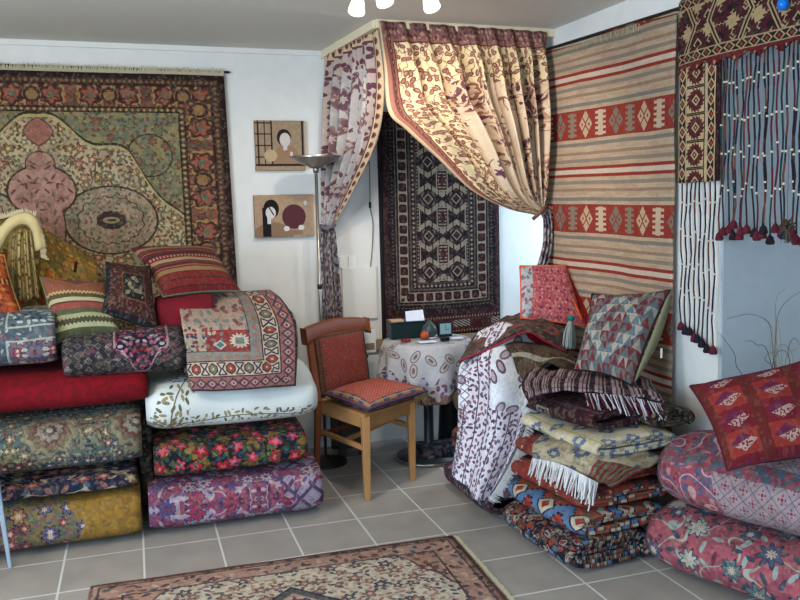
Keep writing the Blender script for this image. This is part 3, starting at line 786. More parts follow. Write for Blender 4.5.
# alcove right side with its window
ax=2.95
struct('wall_alcove_right',MB().box((ax,4.28,0),(ax+.1,YB,.9)).box((ax,4.28,1.95),(ax+.1,YB,HZ)).box((ax,4.28,.9),(ax+.1,4.38,1.95)).box((ax,4.88,.9),(ax+.1,YB,1.95)).box((2.62,4.18,0),(ax+.1,4.28,HZ)),P_WALL)
def window(name,a,b_,axis):
    """a window: frame and one pane, flat in the wall"""
    o=bpy.data.objects.new(name,None);C.objects.link(o);o.location=((a[0]+b_[0])/2,(a[1]+b_[1])/2,a[2]);o['kind']='structure'
    w=.05;f=MB();x0,y0,z0=a;x1,y1,z1=b_
    f.box((x0,y0,z0),(x1,y1,z0+w)).box((x0,y0,z1-w),(x1,y1,z1))
    if axis=='y':
        f.box((x0,y0,z0),(x1,y0+w,z1)).box((x0,y1-w,z0),(x1,y1,z1)).box((x0,(y0+y1)/2-w/2,z0),(x1,(y0+y1)/2+w/2,z1))
    else:
        f.box((x0,y0,z0),(x0+w,y1,z1)).box((x1-w,y0,z0),(x1,y1,z1)).box(((x0+x1)/2-w/2,y0,z0),((x0+x1)/2+w/2,y1,z1))
    f.build('window_frame',M_WHITE,o)
    g=MB()
    if axis=='y': g.box(((x0+x1)/2-.003,y0+w,z0+w),((x0+x1)/2+.003,y1-w,z1-w))
    else: g.box((x0+w,(y0+y1)/2-.003,z0+w),(x1-w,(y0+y1)/2+.003,z1-w))
    g.build('pane',mat('window_glass',(240,245,248),rough=.02,bump=0,var=0,tr=1.),o)
window('window_1',(XL-.07,WY0,WZ0),(XL-.02,WY1,WZ1),'y')
window('window_2',(-1.6,YF-.07,.6),(1.6,YF-.02,2.2),'x')
window('window_3',(ax+.03,4.38,.9),(ax+.07,4.88,1.95),'y')
# cornice bead
struct('trim_1',MB().box((XL,YB-.012,HZ-.03),(1.15,YB,HZ)),P_WALL)
# curtain rail board fixed under the ceiling
K0=py(376,20,4.155);K1=Vector((2.262,4.17,HZ));KB=Vector((1.165,YB-.01,HZ))
b=MB();b.bar((K0.x-.01,4.15,HZ-.022),(2.275,4.165,HZ-.022),.05,.044);b.bar((1.16,YB,HZ-.022),(K0.x,4.15,HZ-.022),.04,.044)
tag(b.build('curtain_rail',mat('rail_cream',(214,200,170),bump=0,var=0,rough=.5),bev=.004),'cream painted curtain rail under the ceiling around the corner alcove','curtain rail')
# low ledge under the rug in the alcove
struct('trim_2',MB().box((1.0,YB-.03,.60),(2.94,YB,.665)),mat('ledge_wood',(150,128,100),bump=0,var=.1))

# ================================================================== wall textiles
CRM=mat('fringe_cream',(186,176,146),bump=0,var=.1)
WHT=mat('cotton_white',(206,204,204),bump=0,var=.05)
DKW=mat('dark_wood',(40,30,24),bump=0,var=.1,rough=.5)
PER=mat('persian_wall_carpet',t_persian,var=.16,val=1.0,busy=.3,sat=.95)
tpl=py(222,74,YB-.03);
T=thing('wall_carpet','large green and gold Persian carpet with russet border hanging on the back wall','carpet',(-.45,YB-.03,.07))
Wc=2.04;xr=.557
def fp(s,t):
    x=xr-Wc+s*Wc+ (t*.042)*(s**4);z=2.283-t*2.17
    y=YB-.022-.006*math.sin(s*9)-.012*t+.004*nz((x,0,z),3)
    return (x,y,z),(s*Wc,t*2.17)
sheet('pile',fp,60,40,PER,T,.009)
fringe('fringe',CRM,T,[(xr-Wc,YB-.03,2.282),(xr-.9,YB-.03,2.282),(xr,YB-.03,2.282)],[(0,-.04,1)],.036,240,.0028,3,.3)
tag(MB().tube([(xr-Wc-.02,YB-.02,2.312),(xr+.035,YB-.02,2.306)],.007,8).build('hanging_rod',DKW),'thin dark rod along the top of the large Persian wall carpet','rod')

TURK=mat('alcove_rug_wool',t_turk,var=.2,busy=.3,val=.6)
T=thing('wall_rug','black maroon and cream tribal rug hanging inside the alcove','rug',(1.9,YB-.03,.67))
def fp(s,t):
    x=1.505+s*.795;z=.672+t*1.42+.0*s-.012*math.sin(s*3.1)
    return (x,YB-.03-.012*math.sin(s*6+.4)-.004*nz((x,0,z),4),z),(s*.80,t*1.42)
sheet('pile',fp,30,40,TURK,T,.010)
MB().box((1.482,YB-.035,.67),(1.504,YB-.012,2.08)).build('edge_binding',mat('black_wool',(24,20,24),bump=0),T)

KIL=mat('striped_kilim_wool',t_kilim,var=.14,busy=.10,val=.76,sat=1.0)
T=thing('wall_kilim','beige striped kilim with red bands of cream motifs on the right wall','kilim',(2.3,3.7,.3))
def fp(s,t):
    y=4.225-s*1.09+(-.006*t);zt=2.342-.03*s-.014*math.exp(-((s-.42)/.16)**2);z=zt-t*2.0-.012*math.sin(s*8)*(1-t)
    off=.014+.010*math.sin(s*7.+1)*(.4+t)+.006*nz((0,y,z),4)
    return (rp(y)-off-.012*abs(math.sin(s*5)),y,z),(s*1.10,2.342-.03*s-z+.022*math.exp(-((s-.42)/.2)**2)*0.+.0)
sheet('weave',fp,44,50,KIL,T,.006)
fringe('fringe',CRM,T,[(rp(4.22)-.02,4.22,2.342),(rp(3.7)-.024,3.7,2.322),(rp(3.14)-.02,3.14,2.312)],[(0,0,-1)],.03,160,.0018,4,.4)
tag(MB().tube([(rp(4.22)-.008,4.22,2.352),(rp(3.12)-.008,3.12,2.322)],.009,8).build('hanging_rod',DKW),'dark batten holding the top of the beige striped kilim','rod')

# ------------------------------------------------------------------ knotted door surround with strings
KL=mat('door_surround_leg_wool',t_kapleg,var=.2,busy=.15,val=.85);KT=mat('door_surround_top_wool',t_kaptop,var=.2,busy=.15,val=.72)
T=thing('door_surround','maroon and cream knotted tribal door surround with beaded strings, hanging at the wall corner','door hanging',(2.36,2.9,.86))
def kp(s,z,off=.03):   # s metres from the far edge at y=3.14 towards the camera
    y=3.105-s;return Vector((rp(y)-off,y,z))
def fp(s,t):
    p=kp(s*.245,2.06-t*.50,.034+.005*nz((s,t,0),3));return p,(s*.245,t*.50+.02)
sheet('side_panel',fp,12,24,KL,T,.008)
def fp(s,t):
    ss=s*1.3;p=kp(ss,2.335-t*.30+.012*math.sin(ss*5)*.5,.038+.008*math.sin(ss*9)+.004*nz((ss,t,0),4))
    if t>.93: p.z+=-.03*abs(((ss/.11)%1)-.5)*2*(t-.93)/.07+.02*(t-.93)/.07
    return p,(ss,t*.30)
sheet('top_panel',fp,104,16,KT,T,.008)
tag(MB().tube([kp(-.01,2.342,.02),kp(1.32,2.342,.02)],.008,8).build('hanging_rod',DKW),'dark rod carrying the top band of the maroon door surround','rod')
cols=dict(r=(92,28,40),n=(26,28,48),g=(30,62,62),d=(32,22,30),o=(112,58,40))
CM={k:mat('cord_'+dict(r='red',n='navy',g='teal',d='black',o='rust')[k],v,bump=0,var=.2) for k,v in cols.items()}
BEAD=mat('bead_cream',(196,186,160),bump=0,var=0,rough=.4)
def string(s,z0,z1,c,seed,off,two=None,tz=.045,dxy=0.,thin=.0034):
    rr=random.Random(seed);pts=[];n=14
    for i in range(n+1):
        z=z0+(z1-z0)*i/n;p=kp(s,z,off);a=.005*math.sin(i*.9+seed)+rr.uniform(-1,1)*.0015
        p+=RWd*(a+dxy*i/n);p.x+=rr.uniform(-1,1)*.002;pts.append(p)
    o=MB().tube(pts,thin,6).build('beaded_string',CM[c],T,smooth=True)
    m=MB()
    for i in range(2,n,3):
        q=pts[i]+Vector((0,0,rr.uniform(-.02,.02)));m.lathe(q,[(0,-.006),(.0055,-.003),(.0055,.003),(0,.006)],8)
    m.build('bead',BEAD,o,smooth=True)
    if two:
        seg=[k for k in range(1,n-2,4)];mm=MB()
        for k in seg: mm.tube([pts[k],pts[k+1],pts[k+2]],thin*1.15,6)
        mm.build('wool_binding',CM[two],o,smooth=True)
    e=pts[-1]
    MB().lathe(e+Vector((0,0,-tz)),[(0,0),(.014,.001),(.018,.008),(.013,tz*.6),(.004,tz*.85),(.003,tz)],9).build('tassel',CM[rr.choice('rdnr') if c!='r' else 'r'],o,smooth=True)
SEQ='dndrddnd'
for i in range(8):
    s=.022+i*.0285
    string(s,1.565,.955-.012*i+R.uniform(-.012,.012),'d' if i%2 else 'n',i,.034,'n' if i%3 else 'o',thin=.0034)
T_r=T
pal=['r','n','d','g','o','n','r','d','n','r','o','d','g','r','n','d','r','g','n','o','r','d','n','g','r','d']
s=.265
for i in range(26):
    ln2=R.uniform(-.03,.025)
    string(s,2.05+R.uniform(-.01,.01),1.385+ln2-.04*(s-.25),pal[i],50+i,.038,pal[(i*7+3)%26],dxy=R.uniform(-.012,.012))
    s+=.016+R.random()*.012
# small blue ornament at the very top right
p=pr(783,3,.06);T=thing('bead_charm','small bright blue glass charm hanging in front of the maroon top band','charm',p+Vector((0,0,-.03)))
MB().lathe(p,[(0,-.028),(.016,-.022),(.022,-.004),(.016,.014),(.006,.022),(0,.024)],16).build('glass_drop',mat('blue_glass',(20,110,200),rough=.15,bump=0,var=0),T,smooth=True)
MB().tube([p+Vector((0,0,.02)),p+Vector((0,0,.09))],.0015,5).build('cord',CM['d'],T)

# ------------------------------------------------------------------ pictures
def ell(u,v,cx,cy,a,b_): return lt(hyp((u-cx)/a,(v-cy)/b_),1.)
def pic1(u,v): # u right, v down, unit square
    c=over((166,134,92),(156,126,88),gt(noi(u,v,12.,2.),.5));dk=(44,28,24)
    lat=mx(mx(ln(u,.06,.016),ln(u,.19,.010)),ln(u,.33,.016));h=mx(mx(ln(v,.27,.012),ln(v,.5,.012)),mx(ln(v,.05,.012),ln(v,.73,.012)))
    c=over(c,dk,lat*lt(v,.88));c=over(c,dk,h*lt(u,.33))
    c=over(c,(156,112,66),ell(u,v,.62,.82,.27,.36)*gt(v,.5)*lt(v,.88))
    c=over(c,dk,ell(u,v,.58,.34,.145,.17));c=over(c,(210,196,186),ell(u,v,.60,.385,.11,.14));c=over(c,(210,196,186),bd(u,.56,.64)*bd(v,.5,.6));c=over(c,(170,60,40),ell(u,v,.62,.62,.03,.03))
    c=over(c,(190,158,104),ell(u,v,.30,.70,.13,.12));c=over(c,(210,196,186),ell(u,v,.72,.67,.03,.05))
    return over(c,dk,mx(ln(v,.89,.022),ln(u,.955,.02)*lt(v,.9)))
def pic2(u,v):
    c=over((176,136,92),(168,130,88),gt(noi(u,v,12.,2.),.5));dk=(28,20,24)
    c=over(c,(142,102,66),ell(u,v,.30,.98,.34,.34));c=over(c,(142,102,66),bd(u,.3,.8)*bd(v,.84,.95))
    c=over(c,dk,ell(u,v,.28,.33,.13,.22));c=over(c,dk,bd(u,.13,.27)*bd(v,.3,.98)*gt(u-.13,(v-.3)*-.05+.0)*lt(v,1.-ab(u-.2)*.2))
    c=over(c,(214,206,200),ell(u,v,.27,.42,.085,.14));c=over(c,(214,206,200),bd(u,.21,.27)*bd(v,.5,.68));c=over(c,dk,ln(u-v*.4,.13,.012)*bd(v,.25,.48)*lt(u,.36))
    c=over(c,(86,20,34),ell(u,v,.66,.52,.20,.29));c=over(c,(214,206,200),mx(ell(u,v,.53,.80,.05,.06),ell(u,v,.78,.78,.05,.06)));return over(c,(206,196,180),ell(u,v,.86,.20,.03,.06))
def canvas(name,label,x0,x1,z0,z1,fn,nm,y0=.03,slant=0.):
    T=thing(name,label,'picture',((x0+x1)/2,YB-.015,z0))
    V=[(x0,YB-.035,z1),(x1,YB-.035,z1+slant),(x1,YB-.035,z0+slant),(x0,YB-.035,z0)]
    obj('painted_face',V,[(3,2,1,0)],mat(nm,fn,bump=.1,var=.08,busy=0,val=.9,sat=.78),T,uvl=[(0,1),(1,1),(1,0),(0,0)],smooth=False)
    MB().hexa([(x0,YB-.034,z0),(x1,YB-.034,z0+slant),(x1,YB,z0+slant),(x0,YB,z0),(x0,YB-.034,z1),(x1,YB-.034,z1+slant),(x1,YB,z1+slant),(x0,YB,z1)]).build('canvas_edge',mat('canvas_raw',(150,120,84),bump=0),T)
canvas('wall_picture','square tan picture of a dark haired figure beside a lattice window, upper of two',.722,1.02,1.735,2.03,pic1,'lattice_picture')
canvas('wall_picture','wide tan picture of a long haired figure holding a maroon disc, lower of two',.70,1.06,1.335,1.59,pic2,'disc_picture')

# ------------------------------------------------------------------ curtains
CR=mat('curtain_cotton_cream',lambda u,v:t_curt(u,v),var=.10,bump=.15,busy=.08,val=.86)
CL=mat('curtain_cotton_grey',t_curtL,var=.10,bump=.15,busy=.1,val=.82);TL_=mat('curtain_tail_cotton',t_tail,var=.1)
T=thing('curtain','wide cream paisley curtain drawn to the right and tied at the kilim edge','curtain',(1.8,4.15,.9))
YC=4.15
Lc=[py(x,y,YC) for x,y in ((377,22),(381,66),(384,112),(401,131),(432,159),(466,190),(502,208),(537,216))]
Rc=[py(x,y,YC) for x,y in ((545,33),(545,60),(544,90),(544,120),(543,150),(543,178),(543,198),(542,206))]
def fold(s,t,seed=0.):
    return math.sin(2*pi*(s*8.5+.35*math.sin(s*7+seed))+t*1.2)+.45*math.sin(2*pi*s*17.3+seed+t*2)
def fp(s,t):
    a=crom(Lc,t);b_=crom(Rc,t);w=s**(1-.28*math.sin(pi*t))
    p=a.lerp(b_,w)
    p.z-=.05*math.sin(pi*t)*math.sin(pi*s)*0
    amp=.009+.042*math.sin(pi*min(t*1.1,1))**.7*min(1,t*6+.0);amp*=(1-.65*t**3);amp*=min(1,s*8+.25)
    f=fold(s,t);p.y+=-amp*f-.028-.03*math.sin(pi*t);p.x+=amp*.35*math.cos(2*pi*s*8.5)
    return p,(s*1.75,t*1.55*(1-.25*s)+.0)
sheet('drape',fp,180,60,CR,T,.003)
tb=py(541,212,YC-.06)
def fp(s,t):
    c0=[py(538,214,YC),py(541,222,YC),py(540,245,YC),py(534,268,YC)];c1=[py(546,208,YC),py(549,225,YC),py(548,250,YC),py(541,278,YC)]
    p=crom(c0,t).lerp(crom(c1,t),s);p.y+=-.03-.018*math.sin(s*16);return p,(s*.25,t*.35)
sheet('tail',fp,24,16,TL_,T,.003)
MB().tube([py(533,219,YC-.05),py(540,213,YC-.085),py(547,206,YC-.05)],.011,8).build('tieback',mat('tieback_brown',(120,76,64),bump=0),T,smooth=True)
T=thing('curtain','narrow greyish paisley curtain tied back beside the floor lamp','curtain',(1.2,4.7,.8))
La=[py(x,y,Y) for x,y,Y in ((325,55,4.93),(323,100,4.93),(322,150,4.93),(321,190,4.93),(321,222,4.90))]
Ra=[py(x,y,Y) for x,y,Y in ((377,22,4.17),(384,85,4.17),(377,138,4.35),(353,190,4.65),(331,230,4.86))]
def fp(s,t):
    p=crom(La,t).lerp(crom(Ra,t),s);amp=(.007+.033*math.sin(pi*t)**.7)*(1-.6*t**3)*min(1,(1-s)*8+.2)
    p.x+=amp*(math.sin(s*2*pi*6+t)+.4*math.sin(s*2*pi*13));p.y+=amp*.3*math.cos(s*2*pi*6)
    return p,(1.2*(1-s)*-1+1.2,t*1.3)
def fp2(s,t):
    p,uv=fp(s,t);return p,(1.2-uv[0],uv[1])
sheet('drape',fp2,110,44,CL,T,.003)
c0=[py(x,y,4.88) for x,y in ((320,224),(319,255),(320,290),(321,322))];c1=[py(x,y,4.84) for x,y in ((334,228),(337,258),(340,292),(342,320))]
def fp(s,t):
    p=crom(c0,t).lerp(crom(c1,t),s);p.y+=-.01-.018*math.sin(s*14);return p,(s*.3,t*.6)
sheet('tail',fp,24,16,TL_,T,.003)
MB().tube([py(319,226,4.87),py(327,229,4.80),py(335,225,4.84)],.012,8).build('tieback',mat('tieback_grey',(110,100,110),bump=0),T,smooth=True)

# ------------------------------------------------------------------ wall fittings in the alcove
for (x,y),nm in (((343,262),'on the left'),((352,262),'on the right')):
    p=py(x,y,YB);T=thing('wall_socket','small white wall socket in the alcove, '+nm+' of the pair','socket',(p.x,YB,p.z-.04))
    MB().box((p.x-.026,YB-.012,p.z-.038),(p.x+.026,YB,p.z+.038)).build('cover_plate',M_WHITE,T,bev=.004)
    MB().lathe((0,0,0),[(0,0),(.016,0),(.016,.003)],20).build('outlet',mat('socket_grey',(170,170,166),bump=0,var=0),T).rotation_euler=(pi/2,0,0)
    T.children[1].location=(0,-.0125,.04)
pc=[py(x,y,YB-.012) for x,y in ((369,150),(370,190),(370,207),(373,225),(371,262),(366,290),(366,312))]
T=thing('wall_cable','thin dark cable with inline switch hanging down the alcove wall','cable',pc[-1])
MB().tube([crom(pc,i/20) for i in range(21)],.0028,6).build('flex',mat('cable_grey',(90,88,84),bump=0,var=0),T,smooth=True)
p=py(370,205,YB-.016);MB().box((p.x-.007,p.y-.008,p.z-.02),(p.x+.007,p.y+.008,p.z+.02)).build('switch',mat('black_plastic',(24,24,28),bump=0,var=0,rough=.4),T,bev=.003)
a=py(341,268,YB);b_=py(377,318,YB)
MB_=MB().box((a.x,YB-.02,b_.z),(b_.x,YB,a.z));tag(MB_.build('fuse_box_cover',mat('cover_grey_white',(208,206,198),bump=0,var=.03),bev=.004),'flat pale grey cover panel low on the alcove wall','wall panel')
a=py(368,318,4.80);T=thing('router','small white box standing upright behind the wooden chair','box',(a.x,4.80,.62))
MB().box((a.x-.045,4.76,.62),(a.x+.035,4.80,.76)).build('casing',M_WHITE,T,bev=.004)
MB().box((a.x-.035,4.757,.64),(a.x+.025,4.7605,.68)).build('label_plate',mat('label_brown',(130,110,90),bump=0,var=0),T)
# shelf it stands on
T=thing('side_cabinet','dark low cabinet standing against the alcove wall behind the chair','cabinet',(1.2,4.84,0))
MB().box((1.12,4.72,.05),(1.29,YB-.03,.60)).build('body',mat('cabinet_dark',(52,44,42),bump=0,var=.1,rough=.5),T,bev=.004)
MB().box((1.10,4.70,.60),(1.31,YB-.03,.62)).build('top',mat('cabinet_dark2',(70,60,54),bump=0,var=.1,rough=.5),T,bev=.003)
for x in (1.14,1.27):
    for y in (4.74,4.93): MB().box((x-.02,y-.02,0),(x+.02,y+.02,.05)).build('foot',mat('cabinet_dark',0),T)
MB().box((1.13,4.712,.08),(1.28,4.722,.57)).build('door',mat('cabinet_dark2',0),T,bev=.003)
p=py(356,314,4.84);T=thing('telephone','small black telephone handset standing on the low cabinet','telephone',(p.x,4.84,.62))
MB().box((p.x-.03,4.80,.62),(p.x+.03,4.87,.645)).build('cradle',mat('black_plastic',0),T,bev=.005)
MB().bar((p.x-.005,4.835,.645),(p.x-.012,4.845,.77),.04,.022).build('handset',mat('black_plastic',0),T,bev=.006)

# ------------------------------------------------------------------ floor lamp
STEEL=mat('brushed_steel',(150,144,136),metal=.85,rough=.32,bump=0,var=0)
lp=pz(326,463);lz=py(318,163,lp.y).z
T=thing('floor_lamp','tall uplighter floor lamp with a shallow steel bowl beside the pictures','floor lamp',lp)
MB().lathe(lp,[(0,0),(.125,0),(.128,.008),(.12,.018),(.03,.03),(.014,.05),(0,.05)],40).build('base',mat('lamp_base_dark',(40,34,32),rough=.4,bump=0,var=0),T,smooth=True)
MB().tube([lp+Vector((0,0,.04)),lp+Vector((0,0,lz-.02))],.0095,14).build('pole',STEEL,T,smooth=True)
MB().lathe(lp+Vector((0,0,lz)),[(0,-.03),(.03,-.03),(.05,-.016),(.10,.004),(.145,.036),(.149,.036),(.10,.010),(.04,-.008),(0,-.01)],48).build('bowl',STEEL,T,smooth=True)
MB().tube([lp+Vector((0,0,lz-.055)),lp+Vector((0,0,lz-.02))],.017,14).build('collar',STEEL,T,smooth=True)
MB().lathe(lp+Vector((0,0,1.05)),[(0,-.015),(.015,-.013),(.015,.013),(0,.015)],14).build('switch',mat('black_plastic',0),T,smooth=True)

# ------------------------------------------------------------------ ceiling spots
SPW=mat('spot_white_enamel',(225,222,210),rough=.35,bump=0,var=0);FROST=mat('lit_frosted_shade',(240,236,226),bump=0,var=0,emit=((255,246,228),2.2))
T0=None
heads=[];A0=pz(368,3,HZ-.07)
sp=[(357,8),(384,-1),(431,4)]
cen=[pz(x,y,2.345) for x,y in sp]
bar0=Vector((cen[0].x+.12,cen[0].y-.12,HZ-.03));bar1=Vector((cen[2].x+.1,cen[2].y-.16,HZ-.03))
T=thing('ceiling_spotlight','white ceiling spotlight bar with three lit round heads at the top edge','ceiling light',((bar0.x+bar1.x)/2,bar0.y,HZ-.05))
MB().bar(bar0,bar1,.045,.03).build('mounting_bar',SPW,T,bev=.006)
MB().box((T.location.x-.08,T.location.y-.06,HZ-.03),(T.location.x+.08,T.location.y+.03,HZ)).build('ceiling_plate',SPW,T,bev=.006)
BULB=mat('lit_lamp_glass',(255,240,215),emit=((255,236,205),14.),bump=0,var=0)
aims=[Vector((1.05,YB,.9)),Vector((1.7,4.2,1.4)),Vector((1.9,4.15,1.5))]
for i,c in enumerate(cen):
    base=bar0.lerp(bar1,(0.,.45,.95)[i]);d=(aims[i]-c).normalized()
    o=MB().tube([base,c-d*.03],.007,8).build('arm',SPW,T,smooth=True)
    prof=[(-.055,.012),(-.045,.022),(-.02,.030),(.01,.036),(.02,.037)]
    h=MB().tube([c+d*z for z,r in prof],[r for z,r in prof],20).build('lamp_shade',FROST,T,smooth=True)
    MB().tube([c+d*.0205,c+d*.027],[.032,.024],20).build('lamp_glass',BULB,h,smooth=True)
    l=bpy.data.lights.new('spot_light','SPOT');l.energy=(22,22,26)[i];l.color=(1,.88,.76);l.spot_size=math.radians((100,110,110)[i]);l.spot_blend=.9;l.shadow_soft_size=.035
    lo=bpy.data.objects.new('spot_light',l);C.objects.link(lo);lo.location=c+d*.05;lo.rotation_euler=d.to_track_quat('-Z','Y').to_euler()
def area(name,loc,rot,sx,sy,e,col):
    l=bpy.data.lights.new(name,'AREA');l.shape='RECTANGLE';l.size=sx;l.size_y=sy;l.energy=e;l.color=col
    o=bpy.data.objects.new(name,l);C.objects.link(o);o.location=loc;o.rotation_euler=rot;return o
area('daylight_left',(XL+.02,(WY0+WY1)/2,(WZ0+WZ1)/2),(0,-pi/2,0),1.35,2.4,200,(.57,.77,1))
area('daylight_front',(0,YF+.02,1.4),(pi/2,0,0),3.1,1.5,60,(.62,.80,1))
area('daylight_alcove',(ax-.01,4.63,1.42),(0,pi/2,0),1.0,.48,12,(.57,.77,1))
# added warm fill light without a fitting, brightens the ceiling
l=bpy.data.lights.new('warm_fill','POINT');l.energy=60;l.color=(1,.84,.62);l.shadow_soft_size=.12
lo=bpy.data.objects.new('warm_fill',l);C.objects.link(lo);lo.location=(-.9,2.2,2.25)
w=bpy.data.worlds.new('World');bpy.context.scene.world=w;w.use_nodes=True;w.node_tree.nodes['Background'].inputs[0].default_value=(.55,.7,.9,1);w.node_tree.nodes['Background'].inputs[1].default_value=.8
# ================================================================== chair
BEECH=mat('beech_wood',(176,128,80),rough=.45,bump=0,var=.15);REDW=mat('red_brown_wood',(128,66,36),rough=.45,bump=0,var=.2)
L1=pz(367.5,500);L2=pz(412.5,480);ex=(L2-L1);wd=ex.length;ex.normalize();ey=Vector((-.31,.951,0))
T=thing('wooden_chair','wooden chair with red patterned upholstered back, pale front legs and cushioned seat','chair',L1+ex*wd/2+ey*.2)
D=.44
def cp(a,b_,z): return L1+ex*a+ey*b_+Vector((0,0,z))
for a in (0,wd): MB().bar(cp(a,0,0),cp(a,0,.44),.030,.030,.044,.044).build('front_leg',BEECH,T,bev=.004)
for a in (-.02,wd+.02):
    b=MB();b.bar(cp(a*1.,D+.05,0),cp(a,D,.44),.028,.034,.034,.044).bar(cp(a,D,.44),cp(a-.0,D+.075,.84),.034,.044,.030,.030);b.build('rear_leg',REDW,T,bev=.004)
MB().bar(cp(.015,-.0,.405),cp(wd-.015,0,.405),.022,.060).bar(cp(0,.0,.405),cp(0,D,.405),.022,.060).bar(cp(wd,0,.405),cp(wd,D,.405),.022,.060).bar(cp(0,D,.405),cp(wd,D,.405),.022,.060).build('seat_rail',BEECH,T,bev=.003)
MB().bar(cp(0,.015,.27),cp(0,D,.27),.018,.028).build('stretcher',BEECH,T,bev=.003)
MB().bar(cp(wd,.015,.30),cp(wd,D,.30),.018,.028).build('stretcher',BEECH,T,bev=.003)
MB().bar(cp(.0,.2,.27),cp(wd,.2,.30),.018,.024).build('stretcher',BEECH,T,bev=.003)
MB().bar(cp(.0,D+.02,.25),cp(wd,D+.02,.25),.018,.024).build('stretcher',REDW,T,bev=.003)
MB().hexa([cp(-.02,-.02,.435),cp(wd+.02,-.02,.435),cp(wd+.01,D,.435),cp(-.01,D,.435),cp(-.02,-.02,.455),cp(wd+.02,-.02,.455),cp(wd+.01,D,.455),cp(-.01,D,.455)]).build('seat_board',BEECH,T,bev=.004)
# upholstered back panel, curved frame
BK=mat('red_woven_upholstery',t_back,var=.12,val=.7,busy=.2)
def bk(a,z,off):   # a 0..1 across, z height
    return cp(-.045+a*(wd+.085),D+.0+(z-.44)*.19-off+.03*(1-(2*a-1)**2)*0-.0,z)
bw=wd+.02
b=MB()
n=14
def ztop(a): return .852+.020*math.sin(pi*a)
V=[];Fc=[]
for i in range(n+1):
    a=-.07+1.14*i/n
    for (dz,o_) in ((0,-.022),(0,.030),(-.075,.030),(-.075,-.022)):
        V.append(bk(a,ztop(min(max(a,0),1))+dz+(0 if 0<=a<=1 else -.010),o_+.012*(1-(2*a-1)**2)*-1+.01))
for i in range(n):
    for k in range(4): Fc.append((i*4+k,i*4+(k+1)%4,(i+1)*4+(k+1)%4,(i+1)*4+k))
Fc+=[(0,1,2,3),(n*4+3,n*4+2,n*4+1,n*4)]
b.add(V,Fc).build('top_rail',REDW,T,bev=.008,smooth=True)
V=[];U=[];Fc=[]
def fp(s,t):
    z=.47+t*.335;pf=(1-(2*s-1)**6)*(1-(2*t-1)**8)
    return bk(.09+s*.90,z,.018+.030*max(pf,0)**.5),(s*.36,(1-t)*.40)
sheet('backrest',fp,20,20,BK,T,.02,off=-1)
MB().hexa([bk(.0,.46,.004),bk(1,.46,.004),bk(1,.46,-.016),bk(0,.46,-.016),bk(0,.80,.004),bk(1,.80,.004),bk(1,.80,-.016),bk(0,.80,-.016)]).build('back_board',REDW,T,bev=.003)
# seat cushion
ST=mat('seat_cushion_kilim',t_seat,var=.1,val=.85,busy=.2)
zc=.500
cush=cushion('seat_cushion','flat red lattice seat cushion with blue striped border lying on the chair','cushion',
  [cp(-.03,D-.07,zc),cp(wd+.05,D-.07,zc),cp(wd+.10,-.055,zc-.012),cp(-.03,-.065,zc-.012)],.085,ST,ST,mat('piping_blue',(60,60,100),bump=0),.005,pw=.3,W=.40,H=.40,inset=.03)
rr=[cp(wd-.03,-.06,zc-.02),cp(wd+.04,-.058,zc-.018),cp(wd+.10,-.045,zc-.012),cp(wd+.08,.08,zc-.01)]
fringe('fringe',mat('fringe_tan',(150,120,84),bump=0),cush,rr,[(ex+Vector((0,0,-1.6)))],.07,90,.003,8,.5)

# ================================================================== little round table
TC=Vector((1.625,4.53,0));TR_=.255
T=thing('round_table','small round table on a dark pedestal under a paisley cloth in the alcove mouth','table',TC)
MB().lathe(TC,[(0,0),(.19,0),(.20,.006),(.195,.02),(.05,.035),(.03,.06),(.028,.66),(.08,.69),(0,.69)],40).build('pedestal',mat('pedestal_dark',(46,50,54),rough=.35,bump=0,var=0),T,smooth=True)
MB().lathe(TC,[(.205,0),(.212,.0),(.212,.016),(.205,.018),(.197,.014)],48).build('base_rim',STEEL,T,smooth=True)
MB().lathe(TC,[(0,.69),(TR_-.01,.69),(TR_,.70),(TR_-.004,.712),(0,.712)],48).build('tabletop',mat('red_brown_wood',0),T,smooth=True)
TCM=mat('tablecloth_cotton',t_cloth,var=.1,val=.85,busy=.1)
def fp(s,t):
    a=2*pi*s;k=t*1.9
    if k<.86: r=TR_*1.0*k/.86;z=.7165
    else:
        q=(k-.86)/1.04;dr=.30+.035*math.sin(a*3+1);w=math.sin(a*11+.8*math.sin(a*2))
        r=TR_+.006+.012*min(1,q*6)+(.022+.030*w)*q; z=.7165-.002-dr*q if q>.02 else .7155
    return TC+Vector((r*math.cos(a),r*math.sin(a),z)),(a*.30,k*.30 if k<.86 else .26+(k-.86)*.33)
tag(sheet('tablecloth',fp,144,40,TCM,None,.0025,off=1.),'white cotton tablecloth with brown and violet paisley hem on the small round table','tablecloth')
TZ=.722
def tp(x,y): return pz(x,y,TZ)
# dark green box
a=Vector((1.545,4.62,TZ))
T=thing('document_box','dark green rectangular box standing on the round table','box',a)
MB().box((a.x-.125,a.y-.045,TZ),(a.x+.09,a.y+.045,TZ+.088)).build('body',mat('dark_green_lacquer',(22,40,42),rough=.35,bump=0,var=0),T,bev=.005)
MB().box((a.x-.128,a.y-.048,TZ+.088),(a.x+.093,a.y+.048,TZ+.098)).build('lid',mat('dark_green_lacquer',0),T,bev=.003)
o=MB().hexa([(a.x-.03,a.y-.035,TZ+.100),(a.x+.085,a.y-.04,TZ+.100),(a.x+.10,a.y+.03,TZ+.155),(a.x-.01,a.y+.035,TZ+.150),(a.x-.03,a.y-.036,TZ+.102),(a.x+.085,a.y-.041,TZ+.102),(a.x+.10,a.y+.029,TZ+.157),(a.x-.01,a.y+.034,TZ+.152)]).build('paper_sheet',mat('paper_white',(206,212,226),bump=0,var=0))
tag(o,'white paper sheet lying tilted on the dark green box','paper')
